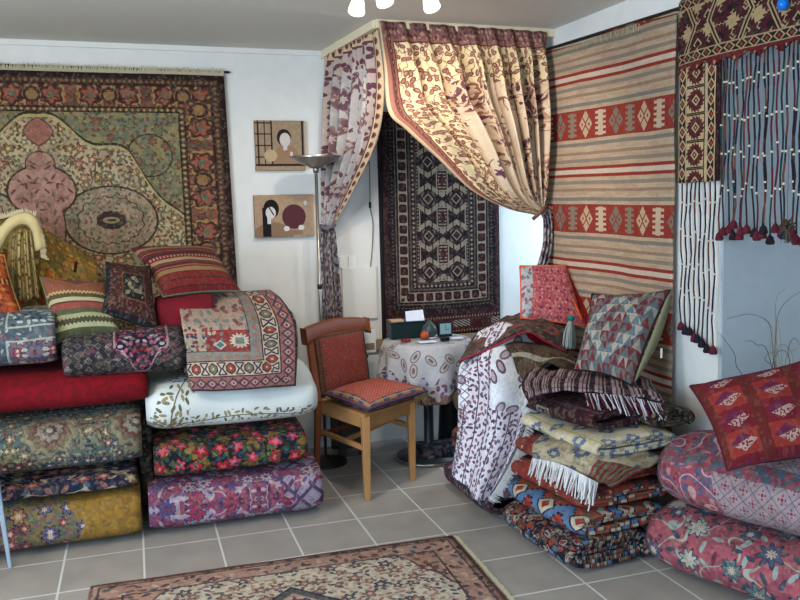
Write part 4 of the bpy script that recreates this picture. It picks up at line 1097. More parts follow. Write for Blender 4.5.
tag(MB().box((a.x-.12,a.y-.03,TZ+.098),(a.x-.04,a.y+.03,TZ+.112)).build('envelope',mat('envelope_tan',(180,150,120),bump=0,var=0),bev=.002),'tan envelope lying on the left of the dark green box','envelope')
# clock
c=Vector((1.74,4.53,TZ))
T=thing('desk_clock','small dark framed desk clock with pale face on the round table','clock',c)
def cb(x0,x1,y0,y1,z0,z1): return MB().box((c.x+x0,c.y+y0,TZ+z0),(c.x+x1,c.y+y1,TZ+z1))
cb(-.045,.045,-.012,.022,0,.092).build('case',mat('black_plastic',0),T,bev=.010)
cb(-.035,.035,-.0135,-.010,.018,.082).build('dial',mat('clock_face',(120,152,158),rough=.2,bump=0,var=0),T,bev=.006)
h=cb(-.001,.001,-.015,-.0135,.045,.075).build('hand',mat('black_plastic',0),T);cb(-.001,.020,-.015,-.0135,.045,.048).build('hand',mat('black_plastic',0),T)
# dark table phone / lamp dome
c=Vector((1.645,4.49,TZ));
T=thing('ornament_jar','dark grey green squat jar with saucer on the round table','jar',c)
MB().lathe(c+Vector((0,.05,0)),[(0,0),(.045,0),(.05,.004),(0,.006)],28).build('saucer',mat('paper_white',0),T,smooth=True)
MB().lathe(c+Vector((0,.05,.004)),[(0,0),(.028,0),(.046,.02),(.05,.045),(.038,.07),(.014,.085),(.012,.10),(0,.102)],28).build('body',mat('jar_green',(50,66,66),rough=.3,bump=0,var=0),T,smooth=True)
c=Vector((1.60,4.42,TZ))
o=MB().lathe(c+Vector((0,.08,0)),[(0,0),(.02,.002),(.028,.022),(.02,.044),(0,.05)],20).build('orange_pot',mat('glazed_orange',(160,70,34),rough=.3,bump=0,var=0),smooth=True);tag(o,'small round orange pot on the table beside the green box','pot')
for (x,y,w_,d_,hh,col,lab,nm) in ((1.57,4.38,.10,.05,.006,'paper_white','white printed leaflet lying near the front of the round table','leaflet'),(1.68,4.38,.05,.03,.022,'black_plastic','small black case on the table left of the clock','case'),(1.47,4.46,.05,.035,.016,'glazed_red','small dark red case in front of the green box','case'),(1.77,4.42,.07,.04,.010,'paper_white','pale card pad in front of the desk clock','card pad')):
    c=Vector((x,y,TZ));m_=mat(col,(120,40,40),bump=0,var=0)
    tag(MB().box((c.x-w_/2,c.y-d_/2,TZ),(c.x+w_/2,c.y+d_/2,TZ+hh)).build(nm.replace(' ','_'),m_,bev=.002),lab,nm)
# roll lying by the table foot
c=pz(445,471)
rollpx('rolled_rug',mat('navy_floor_rug',t_floorroll),'small navy patterned folded rug lying on the tiles below the round table','rug',424,468,446,472,4.40,.22,turns=2.,t=.012,seed=9.,n=2.8)
c=pz(440,452);
T=thing('storage_bag','dark upright bag standing on the folded navy rug under the table','bag',(1.85,4.73,0))
V,Fs,U=grid(lambda s,t:((1.88+.10*math.cos(2*pi*s)*(1-.25*t),4.78+.07*math.sin(2*pi*s)*(1-.2*t),t*.42),(s,t)),28,10)
obj('body',V,Fs,mat('black_plastic',0),T,uv=U,solid=.006)
MB().tube([(1.84,4.72,.40),(1.85,4.72,.50),(1.91,4.72,.50),(1.92,4.72,.40)],.006,8).build('handle',mat('black_plastic',0),T,smooth=True)
# ================================================================== left stack (A)
g='folded carpets stacked on the left'
YA=3.77
def lab(s): return s
rollpx('folded_carpet',mat('ochre_carpet',t_ochre,val=.82,busy=.3),'ochre yellow carpet with floral corner, bottom of the left stack','carpet',-70,142,504,558,YA,.95,seed=1.,t=.02,group=g,n=4.6)
rollpx('folded_carpet',mat('navy_floral_carpet',t_navy,val=.72),'thin navy floral carpet above the ochre one in the left stack','carpet',-72,138,484,504,YA+.01,.92,seed=2.,t=.014,group=g,turns=2,wob=.008)
rollpx('folded_carpet',mat('sage_medallion_carpet',t_teal,var=.2,val=.8,busy=.6),'thick sage green carpet with ringed medallions in the left stack','carpet',-75,142,421,484,YA,.95,seed=3.,t=.02,group=g)
rollpx('folded_carpet',mat('plain_red_wool',t_red,var=.08,val=.60,busy=.06,sat=1.1),'plain dark red carpet on the sage green medallion carpet','carpet',-75,148,374,421,YA+.01,.92,seed=4.,t=.02,group=g,n=3.)
rollpx('folded_carpet',mat('blue_panel_rug',t_bluepatch,var=.16,val=.85,busy=.3),'blue grey panelled rug on top of the left stack at the picture edge','carpet',-70,55,314,374,YA+.03,.5,seed=5.,t=.016,group=g,n=3.2)
rollpx('rolled_rug',mat('dark_lattice_rug',t_darkbok,var=.2,val=.7),'rolled dark lattice rug with navy medallion lying on the red carpet','rug',62,186,334,381,YA+.0,.38,seed=6.,t=.014,group='rolled rugs on the left stack',n=2.5)
rollpx('folded_carpet',mat('dark_olive_carpet',lambda u,v:leaves((40,38,34),u,v,.05,2.,.42,.22,[(70,62,40),(60,30,34)])),'dark olive carpet bundle added to darken the gap between the left and middle stacks','carpet',142,151,400,520,3.95,.50,seed=17.,t=.03,n=4.)  # olive rug only hinted at; slim near-black bundle added to keep the gap dark
# dark red bolster behind, between the stacks
rollpx('bolster',mat('crimson_velvet',(120,18,34),bump=0,var=.35),'crimson velvet bolster wedged between the dark lattice rug and the hexagon rug','bolster',158,215,297,347,YA+.22,.3,seed=7.,t=.02,n=2.6,turns=2)
# ================================================================== middle stack (B)
g='folded carpets in the middle stack'
YM=3.79
rollpx('folded_carpet',mat('purple_floral_carpet',t_purple,val=.82,busy=.4),'pink and violet scrolling floral carpet, bottom of the middle stack','carpet',149,325,479,531,YM,.93,seed=11.,t=.02,group=g,n=4.4)
rollpx('folded_carpet',mat('black_rose_carpet',t_roses,val=.8,busy=.35),'black carpet with crimson roses in the middle stack','carpet',154,309,436,479,YM+.02,.85,seed=12.,t=.018,group=g,n=3.1)
rollpx('folded_bedspread',mat('white_embroidered_cotton',t_embro,var=.04,bump=.1,busy=0,val=.93),'plump white bedspread with embroidered green leaf border under the hexagon rug','bedspread',147,319,377,436,YM,.9,seed=13.,t=.022,wob=.022,n=2.7,endr=.045)
# folded rug with hexagon border, hanging over the bedspread
GEO=mat('hexagon_border_rug',t_geo,var=.12,val=.84,busy=.3)
q=lambda x,y,Y:py(x,y,Y)
rows=[[q(181,293,4.25),q(210,292,4.27),q(240,291,4.28),q(270,290,4.26)],
 [q(179,302,4.1),q(214,301,4.12),q(248,299,4.12),q(281,298,4.1)],
 [q(181,316,3.92),q(216,315,3.92),q(254,313,3.92),q(290,312,3.93)],
 [q(183,330,3.82),q(219,330,3.81),q(258,328,3.81),q(296,326,3.83)],
 [q(186,352,3.80),q(221,351,3.79),q(260,349,3.79),q(297,347,3.81)],
 [q(188,372,3.76),q(224,370,3.75),q(262,369,3.75),q(297,367,3.77)],
 [q(192,391,3.75),q(228,390,3.74),q(262,388,3.74),q(296,386,3.76)]]
T=thing('draped_rug','folded rug with cream hexagon border and red centre draped on the middle stack','rug',(rows[3][1].x,4.0,rows[6][0].z))
def fp(s,t):
    p=net(rows,s,t);p=p+Vector((0,.5,.35)).normalized()*(nz(p,6,3)*.014)
    t0=[0,.10,.235,.37,.60,.80,1.];i=min(int(t*6),5);tt=t0[i]+(t0[i+1]-t0[i])*(t*6-i)
    return p,(s*.60,.55+tt*.635)
sheet('top_layer',fp,50,50,GEO,T,.012,off=1)
U1=mat('hexagon_rug_under',lambda u,v:t_geo(u*.9+.02,v),var=.2)
for k in (1,2,3):
    def fp(s,t,k=k):
        p=net(rows,.02+s*.95,t*(.985-.02*k));n_=Vector((0,.55,.0))
        p=p+Vector((.004*math.sin(k*2.),.018*k,-.017*k))+Vector((0,1,0))*(nz(p,7,k)*.004)
        p.x+=-.008*math.sin(k*2.3);return p,(s*.6,.5+t*.68-k*.05)
    sheet('under_layer',fp,30,36,U1,T,.012,off=1)
# fill under the fold: the rest of the folded rug
z0=py(240,381,YM).z;c0=q(240,330,3.95)
roll('inner_fold',U1,None,None,(c0.x-.0,4.11,z0-.005),.535,.235,.150,turns=3,t=.02,seed=14,parent=T,wob=.006,n=3.0)

# ================================================================== cushions on the left stack
def cu(name,lb,pts,th,mf,mb2=None,mp=None,cat='cushion',**k):
    return cushion(name,lb,cat,[py(x,y,Y) for x,y,Y in pts],th,mf,mb2,mp,group='cushions on the left stack',**k)
GRN=mat('piping_green',(96,108,84),bump=0)
cu('cushion','red striped cushion tilted on top of the middle stack',[(128,248,4.33),(214,247,4.40),(241,291,4.13),(163,297,4.05)],.15,mat('red_striped_kilim',t_stripecush,var=.12,val=.78,busy=.12),mat('cushion_back_olive',(120,112,90),bump=0),GRN,W=.46,H=.36)
cu('cushion','dark brown knotted cushion with black centre leaning under the red striped one',[(106,262,4.10),(150,266,4.16),(160,334,3.96),(102,313,3.92)],.13,mat('dark_knotted_cushion',t_darkcush,var=.22),mat('navy_cloth',(30,34,50),bump=0),mat('piping_navy',(28,30,44),bump=0),W=.36,H=.36)
cu('cushion','orange and green striped kilim cushion with zigzag edging on the left stack',[(40,277,4.10),(108,283,4.10),(121,335,3.90),(52,344,3.88)],.14,mat('green_striped_kilim',t_kilcush,var=.14,val=.8,busy=.15),mat('cushion_back_olive',0),GRN,W=.38,H=.37)
cu('cushion','burnt orange cushion at the left edge of the picture above the blue rug',[(-50,248,4.05),(4,255,4.05),(26,322,3.95),(-46,320,3.95)],.14,mat('orange_knotted_cushion',t_orange,var=.2,val=.9,busy=.2),None,mat('piping_tan',(170,130,70),bump=0),W=.36,H=.36)
# gold throw with cream border heaped behind
GD=mat('gold_throw_wool',t_gold,var=.14,val=1.25,busy=.3,sat=1.05);SG=mat('gold_striped_lining',t_stripegold,var=.16,val=1.0,busy=.2)
T=thing('heaped_throw','gold and russet woven throw heaped behind the cushions against the wall carpet','throw',(-.5,4.3,.95))
rows=[[q(-60,214,4.56),q(-10,216,4.56),q(30,222,4.56),q(62,240,4.56),q(96,262,4.56)],
 [q(-60,240,4.40),q(-5,236,4.40),q(34,238,4.42),q(62,256,4.44),q(98,280,4.46)],
 [q(-60,280,4.30),q(0,270,4.32),q(36,262,4.35),q(68,276,4.36),q(104,298,4.36)],
 [q(-60,312,4.24),q(4,306,4.26),q(40,302,4.28),q(72,304,4.28),q(106,314,4.28)],
 [q(-60,330,4.20),q(4,334,4.22),q(42,334,4.22),q(74,334,4.24),q(106,334,4.24)]]
def fp(s,t):
    p=net(rows,s,t);p+=Vector((0,-1,.3))*(nz(p,7,8)*.05);return p,(s*.9,t*.6)
sheet('woven_body',fp,50,40,GD,T,.014)
MB().lathe((-.50,4.56,.80),[(0,0),(.36,.0),(.40,.06),(.36,.15),(.2,.26),(.0,.3)],24).build('inner_bundle',GD,T,smooth=True)
# folded-back edge: arch shape with cream band
arc=[q(-30,262,4.22),q(-6,250,4.20),q(10,228,4.18),q(24,221,4.17),q(34,228,4.17),q(39,250,4.19)]
def fp(s,t):
    p=crom(arc,s);d=Vector((.0,0,1));wd_=.072*(1-.3*s);
    ctr=q(14,262,4.2);dr=(p-ctr).normalized();p=p+dr*wd_*(t-.3);p.y-=.02*math.sin(pi*t);return p,(s*.4,t*.06)
sheet('cream_border',fp,30,6,mat('throw_cream_band',(196,176,124),bump=0,var=.15),T,.008)
rows2=[[q(10,236,4.19),q(22,229,4.19),q(31,234,4.19)],[q(8,262,4.19),q(22,260,4.17),q(35,262,4.19)],[q(10,300,4.2),q(24,300,4.17),q(40,298,4.2)]]
sheet('striped_lining',lambda s,t:(net(rows2,s,t)+Vector((0,-.01*math.sin(s*20),0)),(s*.2,t*.3)),20,20,SG,T,.008)
fringe('fringe',mat('fringe_ivory',(216,200,160),bump=0),T,[q(34,222,4.17),q(38,236,4.17),q(41,258,4.18)],[(.9,-.2,-.5)],.03,220,.0028,5,.3)
fringe('fringe',mat('fringe_ivory',0),T,[q(-40,226,4.5),q(0,219,4.48),q(20,214,4.46),q(36,216,4.44)],[(.2,-.2,1)],.022,260,.003,6,.5)
b=MB();p=q(74,262,4.2);b.tube([q(76,262,4.22),q(75,272,4.2)],.007,6).build('strap',mat('strap_black',(24,18,18),bump=0),T)

# white metal leg in the corner
lg0=pz(11,566);T=thing('white_stool','pale painted metal stool whose front leg shows at the left edge','stool',(lg0.x-.17,lg0.y-.02,0))
WM=mat('pale_blue_metal',(150,168,184),rough=.4,bump=0,var=0)
top=.46
for dx,dy in ((0,0),(-.34,0),(-.07,-.16),(-.27,-.16)):
    MB().bar(lg0+Vector((dx,dy*.9-.02,0)),Vector((lg0.x-.17+(dx+.17)*.80,lg0.y+dy*.8-.01,top)),.014,.014,.024,.024).build('leg',WM,T,bev=.002)
MB().box((lg0.x-.33,lg0.y-.16,top),(lg0.x-.02,lg0.y,top+.02)).build('seat',WM,T,bev=.006)

# ================================================================== rug on the floor
FR=mat('floor_rug_wool',t_floorrug,var=.14,val=.9,busy=.4,sat=.9)
A=pz(80,590);B=pz(452,537.5);Cc=pz(506,600);
ux=(B-A);W_=1.53;ux.normalize();vx=(Cc-B).normalized()
T=thing('floor_rug','cream medallion rug with salmon border lying on the tiled floor in front','rug',B-ux*.75+vx*1.1)
def fp(s,t):
    p=B+ux*(s-1)*W_+vx*t*2.3+Vector((0,0,.006+.002*nz((s*3,t*3,0),3)));return p,(s*W_,t*2.3)
sheet('pile',fp,40,50,FR,T,.008)
fringe('fringe',CRM,T,[B+Vector((0.01,.0,.006)),B+vx*1.1+Vector((.01,0,.006)),B+vx*2.3+Vector((.01,0,.006))],[ux+Vector((0,0,-.05))],.02,220,.0018,12,.15)

# ================================================================== right hand kilim stack (front)
def rollY(name,m,label,cat,x0,x1,y0,y1,z0,z1,rz=0.,**k):
    """folded block whose rounded fold faces left; axis runs in depth"""
    return roll(name,m,label,cat,((x0+x1)/2,(y0+y1)/2,z0),y1-y0,(x1-x0)/2,(z1-z0)/2,rz=-pi/2+rz,**k)
g='folded kilims in the right hand stack'
BK1=mat('blue_orange_kilim',t_bigkilim,var=.16,val=.84,busy=.3);BK0=mat('navy_kilim',t_navykilim,var=.2);RK=mat('brick_red_kilim',t_redkilim,var=.2,val=.8)
rz=.08
rollY('folded_kilim',BK0,'navy and cream patterned kilim folded in a coil, bottom of the right stack','kilim',1.545,1.975,2.79,3.36,0,.150,rz,seed=21,t=.017,group=g,n=2.9,wob=.012,turns=3.6)
rollY('folded_kilim',BK1,'blue orange and cream stepped kilim in the right stack','kilim',1.565,2.03,2.77,3.34,.148,.255,rz,seed=22,t=.014,group=g,n=2.8,wob=.014,turns=2.8)
rollY('folded_kilim',mat('orange_blue_kilim',lambda u,v:over(t_redkilim(u,v),t_bigkilim(u,v,.07),gt(v,.75)),var=.16,val=.84,busy=.2),'orange and sky blue kilim folded above the stepped blue one','kilim',1.59,2.06,2.79,3.36,.253,.345,rz,seed=23,t=.013,group=g,n=2.8,wob=.014,turns=2.6)
rollY('folded_kilim',RK,'brick red kilim with dark green layers below the cream one','kilim',1.62,2.09,2.80,3.38,.343,.455,rz,seed=24,t=.014,group=g,n=2.8,wob=.014,turns=3.)
CK=mat('cream_kilim',t_cream,var=.12,val=.96,busy=.2,sat=.9)
rollY('folded_kilim',CK,'cream kilim with long white fringe in the right stack','kilim',1.66,2.11,2.80,3.40,.453,.545,rz,seed=25,t=.013,group=g,n=2.6,wob=.014,turns=2.6)
# cream kilim's fringe flap hanging over the near left edge
T=thing('fringed_flap','cream and green kilim end with knotted white fringe hanging over the right stack','kilim',q(575,480,2.74))
rows=[[q(548,432,3.2),q(590,436,3.0),q(632,446,2.86),q(664,458,2.80)],
 [q(534,444,3.1),q(566,448,2.92),q(604,462,2.76),q(648,468,2.74)],
 [q(533,458,3.05),q(560,464,2.88),q(592,478,2.74),q(610,488,2.72)]]
sheet('woven_end',lambda s,t:(net(rows,s,t)+Vector((0,0,nz((s,t,0),6)*.012)),(s*.5+.04,t*.2)),30,14,mat('cream_green_kilim',lambda u,v:over(t_cream(u,v),over((110,120,84),(150,50,60),gt(fr(u/.03),.5)),gt(u,.35)*gt(v,.1)),var=.14),T,.008)
fringe('fringe',WHT,T,[q(533,458,3.03),q(560,464,2.86),q(585,476,2.73),q(598,483,2.71)],[(-.55,-.45,-1)],.085,230,.0034,31,.45)
# maroon bag-face kilim on top
MK=mat('maroon_kilim',t_maroon,var=.2);PS=mat('purple_striped_end',t_pstripe,var=.1)
rollY('folded_kilim',MK,'dark maroon kilim with square cream emblem on the right stack','kilim',1.665,1.96,2.86,3.40,.545,.650,rz+.05,seed=26,t=.013,group=g,n=2.6,wob=.014,turns=2.6,v0=.03)
rollY('folded_kilim',mat('black_olive_kilim',lambda u,v:leaves(over((40,34,34),(70,66,48),gt(noi(u,v,14.,2.),.5)),u,v,.04,2.,.42,.2,[(140,120,84),(90,40,50)]),var=.2),'black and olive coiled kilim end near the white pier on the right stack','kilim',1.95,2.19,2.80,3.36,.543,.635,rz-.04,seed=27,t=.012,group=g,n=2.4,wob=.010,turns=3.4)
T=thing('striped_kilim_end','purple and pink striped kilim end with red and white fringe folded on the right stack','kilim',q(600,400,2.9))
rows=[[q(532,372,3.4),q(560,372,3.35),q(600,376,3.25),q(650,384,3.15)],
 [q(522,386,3.2),q(552,384,3.15),q(600,386,3.02),q(655,393,2.95)],
 [q(526,400,3.05),q(552,394,3.02),q(600,394,2.90),q(664,404,2.82)]]
sheet('woven_end',lambda s,t:(net(rows,s,t)+Vector((0,0,.01+nz((s*2,t*2,0),3)*.018)),(s*.5,t*.25)),40,20,PS,T,.010)
fringe('fringe',mat('fringe_white',(206,200,204),bump=0),T,[q(585,393,2.90),q(625,396,2.86),q(662,404,2.82)],[(.25,-.4,-1)],.07,85,.0032,41,.5)
fringe('fringe',mat('cord_red',0),T,[q(583,394,2.90),q(625,397,2.86),q(664,405,2.82)],[(.3,-.4,-1)],.07,70,.0032,42,.6)
fringe('fringe',WHT,T,[q(522,386,3.19),q(524,394,3.1),q(528,402,3.04)],[(-.8,-.4,-.8)],.045,200,.003,43,.4)
# ================================================================== back part of the right stack under bags
g='folded textiles behind the kilim stack'
rollY('folded_rug',mat('plum_border_rug',lambda u,v:leaves(over((60,44,62),(90,50,66),gt(noi(u,v,9.,1.),.5)),u,v,.05,2.,.44,.22,[(150,130,140),(120,60,76),(50,60,80)]),var=.2),'plum coloured folded rug on the floor beneath the white shawl','rug',1.50,2.10,3.42,4.02,0,.16,-.02,seed=51,t=.016,group=g,n=2.8)
rollY('folded_rug',RK,'brick coloured folded rug hidden behind the white shawl','rug',1.56,2.16,3.42,4.05,.155,.34,0,seed=52,t=.02,group=g)
rollY('folded_rug',mat('brown_blanket',(92,70,54),bump=0,var=.3),'brown blanket bundle supporting the bags above the white shawl','blanket',1.58,2.18,3.42,4.08,.335,.56,0,seed=53,t=.024,group=g,n=2.8)
rollY('folded_blanket',mat('brown_blanket2',(104,80,66),bump=0,var=.3),'olive brown throw rolled below the pink bag','blanket',1.72,2.2,3.40,4.0,.555,.70,.0,seed=54,t=.02,group=g,n=2.5)
# shawl
SH=mat('paisley_shawl_wool',t_shawl,var=.08,bump=.2,val=.98,busy=.2)
rows=[[q(566,366,3.7),q(530,336,3.72),q(505,322,3.75),q(478,332,3.80)],
 [q(556,376,3.55),q(520,362,3.50),q(490,352,3.55),q(463,360,3.66)],
 [q(545,398,3.40),q(520,392,3.36),q(490,385,3.42),q(459,384,3.62)],
 [q(528,425,3.36),q(512,424,3.33),q(486,420,3.40),q(460,415,3.60)],
 [q(514,455,3.34),q(502,458,3.32),q(478,455,3.38),q(457,444,3.56)],
 [q(490,498,3.30),q(484,500,3.30),q(468,490,3.34),q(455,470,3.52)]]
T=thing('paisley_shawl','long white wool shawl with violet paisley border hanging over the right stack','shawl',q(480,480,3.35))
def fp(s,t):
    s=1-s;p=net(rows,s,t);f=math.sin(s*13+t*2)*.022*min(1,t*2)+nz(p,6,2)*.03;p+=Vector((-.75,-.65,0))*f;return p,((1-s)*.55,t*.95)
sheet('cloth',fp,60,70,SH,T,.005)
fringe('fringe',WHT,T,[q(558,372,3.5),q(533,410,3.34),q(519,445,3.31),q(504,475,3.29),q(488,500,3.28)],[(.9,-.35,-.55)],.04,190,.0024,61,.35)
# second corner of the shawl, plain white, lower
rows=[[q(512,428,3.36),q(528,432,3.36),q(536,444,3.38)],[q(504,460,3.33),q(518,462,3.33),q(530,470,3.36)],[q(494,492,3.31),q(508,498,3.31),q(520,492,3.34)]]
T2=T
sheet('lower_corner',lambda s,t:(net(rows,s,t)+Vector((0,0,nz((s,t,1),5)*.01)),(s*.1+.22,t*.2+.02)),16,16,SH,T,.004)
fringe('fringe',WHT,T,[q(537,442,3.37),q(531,470,3.34),q(516,496,3.31)],[(.9,-.3,-.5)],.035,200,.0022,62,.35)
# multicolour bag flap with red piping
FB=mat('dark_multicolour_bag',t_bagflap,var=.2)
T=thing('woven_saddlebag','flat dark multicoloured woven bag with red piped edge on top of the right stack','bag',q(520,345,3.7))
rows=[[q(506,316,4.0),q(530,316,3.96),q(550,319,3.92),q(568,326,3.88)],
 [q(476,335,3.84),q(508,326,3.80),q(545,326,3.76),q(572,336,3.72)],
 [q(458,363,3.60),q(490,350,3.58),q(524,334,3.60),q(566,354,3.60)]]
sheet('flap',lambda s,t:(net(rows,s,t)+Vector((0,-.01,.02*math.sin(pi*s)+nz((s*2,t,3),3)*.012)),(s*.5,t*.3)),30,20,FB,T,.012)
MB().tube([crom([q(458,364,3.595),q(490,351,3.575),q(524,335,3.595),q(545,344,3.595),q(567,355,3.595)],i/24)+Vector((0,-.01,.015)) for i in range(25)],.0055,8).build('red_piping',mat('piping_red',(150,40,56),bump=0),T,smooth=True)
rows=[[q(524,334,3.72),q(545,338,3.72),q(566,350,3.72)],[q(515,343,3.66),q(540,350,3.66),q(566,360,3.66)]]
sheet('red_lining',lambda s,t:(net(rows,s,t)+Vector((0,.01,.012*math.sin(s*9))),(s,t)),14,8,mat('scarlet_cloth',(196,24,34),bump=0,var=.25),T,.01)
rows=[[q(506,344,3.70),q(522,337,3.70),q(528,344,3.70)],[q(503,350,3.64),q(520,349,3.64),q(530,352,3.64)]]
sheet('green_lining',lambda s,t:(net(rows,s,t)+Vector((0,.0,.008)),(s,t)),10,6,mat('green_cloth',(24,84,64),bump=0,var=.2),T,.01)
# olive brown cloth edge
T=thing('brown_throw','brown and olive throw crumpled between the shawl and the maroon kilim','throw',q(540,370,3.5))
rows=[[q(500,344,3.62),q(525,345,3.62),q(555,350,3.62),q(584,366,3.58)],[q(508,356,3.54),q(532,354,3.52),q(560,360,3.5),q(588,376,3.46)],[q(517,376,3.44),q(530,384,3.38),q(548,368,3.40),q(590,382,3.36)]]
sheet('cloth',lambda s,t:(net(rows,s,t)+Vector((0,-.03*math.sin(t*3.1),.02*math.sin(s*8+t*3)*t+.01)),(s*.4,t*.2)),40,24,mat('brown_throw_wool',lambda u,v:over(over((104,84,66),(76,58,46),gt(noi(u,v,10.,2.),.5)),(188,180,160),ln(v+sn(u*20.)*.01,.12,.010)),var=.2),T,.012)
rows=[[q(520,392,3.28),q(530,380,3.3),q(552,372,3.3),q(580,378,3.3)],[q(522,410,3.2),q(530,396,3.18),q(552,388,3.2),q(580,392,3.2)]]
# pink bag
PB=mat('pink_mirror_embroidery',t_pinkbag,var=.12,val=.84,busy=.3)
T=cushion('embroidered_bag','pink embroidered square bag with orange trim standing against the kilim','bag',
 [q(520,266,4.02),q(565,265,3.98),q(585,326,3.74),q(521,318,3.80)],.09,PB,mat('crimson_cloth',(150,20,34),bump=0,var=.2),mat('piping_orange',(214,84,50),bump=0),.005,group=None,W=.30,H=.27,pw=.3,inset=.01)
MB().tube([crom([q(559,272,3.93),q(566,286,3.87),q(574,302,3.80),q(582,320,3.73)],i/12) for i in range(13)],.0055,7).build('orange_braid',mat('piping_orange',0),T,smooth=True)
b=MB();b.hexa([q(566,267,4.0),q(588,330,3.72),q(596,322,3.80),q(574,262+12,4.04),q(566,266,4.0)+Vector((0,0,.004)),q(588,329,3.72)+Vector((0,0,.004)),q(597,320,3.80)+Vector((0,0,.004)),q(576,272,4.04)+Vector((0,0,.004))])
b.build('side_gusset',mat('crimson_cloth',0),T)
# teal and grey tassel
p=q(571,318,3.62);T=thing('tassel','large grey wool tassel with teal knot lying beside the pink bag','tassel',p+Vector((0,0,-.14)))
MB().lathe(p,[(0,.014),(.016,.010),(.02,0),(.016,-.012),(0,-.016)],16).build('knot',mat('teal_wool',(20,110,100),bump=0,var=.2),T,smooth=True)
rr=random.Random(5);b=MB()
for i in range(70):
    a=rr.random()*6.28;r_=rr.random()**.5*.028
    b.tube([p+Vector((math.cos(a)*r_*.3,math.sin(a)*r_*.3,-.01)),p+Vector((math.cos(a)*r_-.008,math.sin(a)*r_*.8,-.07)),p+Vector((math.cos(a)*r_*1.2-.018,math.sin(a)*r_-.01,-.135-rr.random()*.02))],.0035,4,False)
b.build('strands',mat('grey_wool',(136,142,140),bump=0,var=.2),T,smooth=True)
# big triangle-patterned cushion
T=cushion('cushion','large cushion with red grey and cream triangles leaning against the kilim','cushion',
 [q(592,294,3.42),q(670,290,3.12),q(632,386,2.98),q(574,370,3.20)],.13,mat('triangle_kilim_cushion',t_diamcush,var=.14,val=.82,busy=.25),mat('cushion_back_cream',(140,136,104),bump=0,var=.1),mat('piping_black',(30,26,28),bump=0),.005,W=.44,H=.48,pw=.4)
# cream back gusset and label
b=MB();
V=[];Fc=[]
c0=q(670,290,3.12);c1=q(632,386,2.98)
for i in range(13):
    t=i/12;p=c0.lerp(c1,t);w_=math.sin(pi*t)**.8
    V+=[p,p+Vector((.075*w_,.035*w_,.0))]
for i in range(12): Fc.append((2*i,2*i+1,2*i+3,2*i+2))
obj('side_gusset',V,Fc,mat('cushion_back_cream',0),T,solid=.004)
p=q(657,352,3.02);MB().box((p.x-.003,p.y-.03,p.z-.022),(p.x+.006,p.y-.028,p.z+.02)).build('care_tag',M_WHITE,T)

# ================================================================== near right pile
dirx=Vector((math.sin(math.radians(21.5)),-math.cos(math.radians(21.5)),0));perp=Vector((dirx.y*-1,dirx.x,0))
rzz=math.atan2(dirx.y,dirx.x)
def pile(name,m,label,cat,x,y,L,a,z0,z1,**k):
    c=Vector((x,y,0))+dirx*(L/2)+perp*a;return roll(name,m,label,cat,(c.x,c.y,z0),L,a,(z1-z0)/2,rz=rzz,**k)
g='folded carpets in the near right pile'
pile('folded_carpet',mat('coral_floral_carpet',t_coral,var=.12,val=.80,busy=.4,sat=.9),'coral pink floral carpet at the bottom of the near right pile','carpet',1.84,2.70,1.0,.29,0,.27,seed=71,t=.026,group=g,n=2.4,endr=.05,v0=.2)
pile('folded_carpet',mat('mauve_trellis_carpet',t_paisley,var=.12,val=.92,busy=.35),'mauve trellis carpet with paisley end on the near right pile','carpet',1.87,2.68,1.0,.27,.262,.56,seed=72,t=.03,group=g,n=2.3,endr=.06,wob=.02,v0=.3)
T=cushion('cushion','dark crimson kilim cushion with pale stepped triangles on the near right pile','cushion',
 [q(690,386,2.52),q(812,358,2.34),q(846,454,2.08),q(727,470,2.24)],.17,mat('crimson_triangle_cushion',t_rcush,var=.14,val=.78,busy=.15),mat('cushion_back_navy',(34,34,56),bump=0),mat('piping_crimson',(90,20,40),bump=0),.005,W=.44,H=.36,pw=.42)
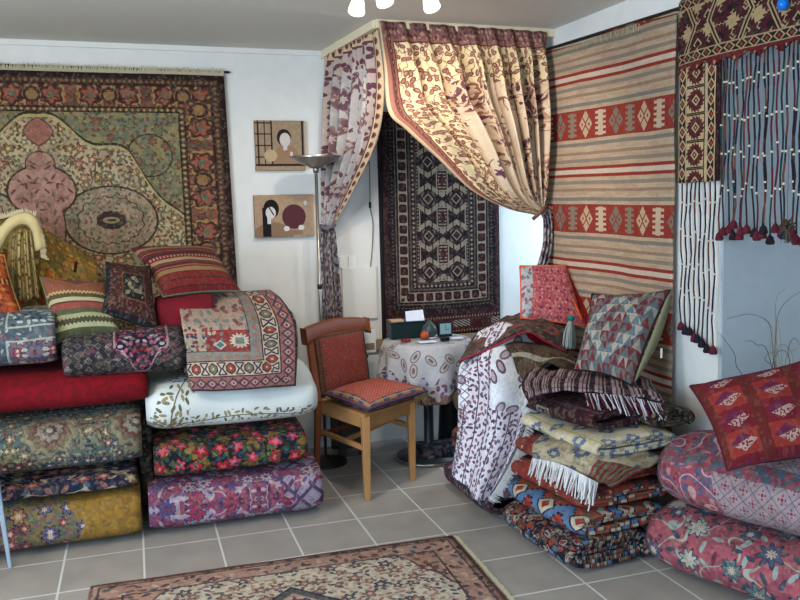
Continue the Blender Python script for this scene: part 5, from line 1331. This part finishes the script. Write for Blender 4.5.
# ================================================================== vase with dry grasses at the wall corner
vb=Vector((2.62,2.80,0));T=thing('grass_vase','vase of dry grasses standing against the grey wall behind the crimson cushion','vase',vb)
MB().lathe(vb,[(0,0),(.06,0),(.085,.10),(.07,.3),(.04,.42),(.05,.5),(.044,.5),(.034,.42),(0,.4)],28).build('vase_body',mat('terracotta',(140,96,70),bump=0,var=.15),T,smooth=True)
DG=mat('dry_grass',(150,136,112),bump=0,var=.2);DG2=mat('dry_grass_dark',(84,84,70),bump=0,var=.2)
mouth=vb+Vector((0,0,.5))
blades=[([(776,372),(777,340),(776,300),(786,296-8)],DG),([(775,372),(776,330),(779,312),(788,300),(800,292)],DG2),([(740,372),(735,355),(727,343),(719,333)],DG2),([(768,352),(757,345),(752,341),(745,341)],DG2),
 ([(774,365),(772,340),(768,322),(750,314),(727,319)],DG2),([(776,365),(780,345),(790,350),(794,366)],DG),([(778,370),(770,350),(773,330),(765,318)],DG),([(774,370),(765,360),(769,353),(778,352)],DG2),([(780,370),(776,340),(775,305)],DG),([(772,372),(778,352),(786,352),(790,362)],DG2),([(776,372),(774,345),(777,318)],DG),([(782,372),(781,345),(778,320)],DG),([(790,372),(788,350),(794,338),(800,345)],DG2),([(786,360),(790,352),(798,348)],DG)]
for pts,mm in blades:
    P_=[mouth.copy(),mouth+Vector((0,0,.05))]+[py(x,y,2.80) for x,y in pts]
    MB().tube([crom(P_,i/18) for i in range(19)],[.0022-.0014*i/18 for i in range(19)],5).build('grass_blade',mm,T,smooth=True)
# dried seed head ornament hanging among the strings
p=pr(787,228,.11);T=thing('dried_flower_head','round dried brown flower head hanging among the beaded strings','dried flower',p+Vector((0,0,-.05)))
b=MB();rr=random.Random(3)
for i in range(60):
    a=rr.random()*6.28;e_=rr.uniform(-.5,1.4);d=Vector((math.cos(a)*math.cos(e_),math.sin(a)*math.cos(e_)*.6,math.sin(e_)))
    b.tube([p,p+d*rr.uniform(.022,.04)],[.002,.004],4)
b.build('petals',mat('dried_petals',(92,70,60),bump=0,var=.3),T)
b=MB()
for i in range(14): b.tube([p,p+Vector((rr.uniform(-.02,.02),rr.uniform(-.01,.01),-.055))],.0015,4)
b.build('stems',DG2,T)
MB().tube([p,p+Vector((0,0,.30))],.001,4).build('thread',CM['d'],T)

# ================================================================== camera, view
cam=bpy.data.cameras.new('camera');co=bpy.data.objects.new('camera',cam);C.objects.link(co)
cam.sensor_width=36;cam.sensor_fit='HORIZONTAL';cam.lens=F/800*36;cam.clip_start=.05
from mathutils import Matrix
co.matrix_world=Matrix(((rt.x,up.x,-fw.x,CP.x),(rt.y,up.y,-fw.y,CP.y),(rt.z,up.z,-fw.z,CP.z),(0,0,0,1)))
sc=bpy.context.scene;sc.camera=co
sc.view_settings.view_transform='Standard';sc.view_settings.look='None';sc.view_settings.gamma=1;sc.view_settings.use_curve_mapping=False
sc.view_settings.exposure=.22
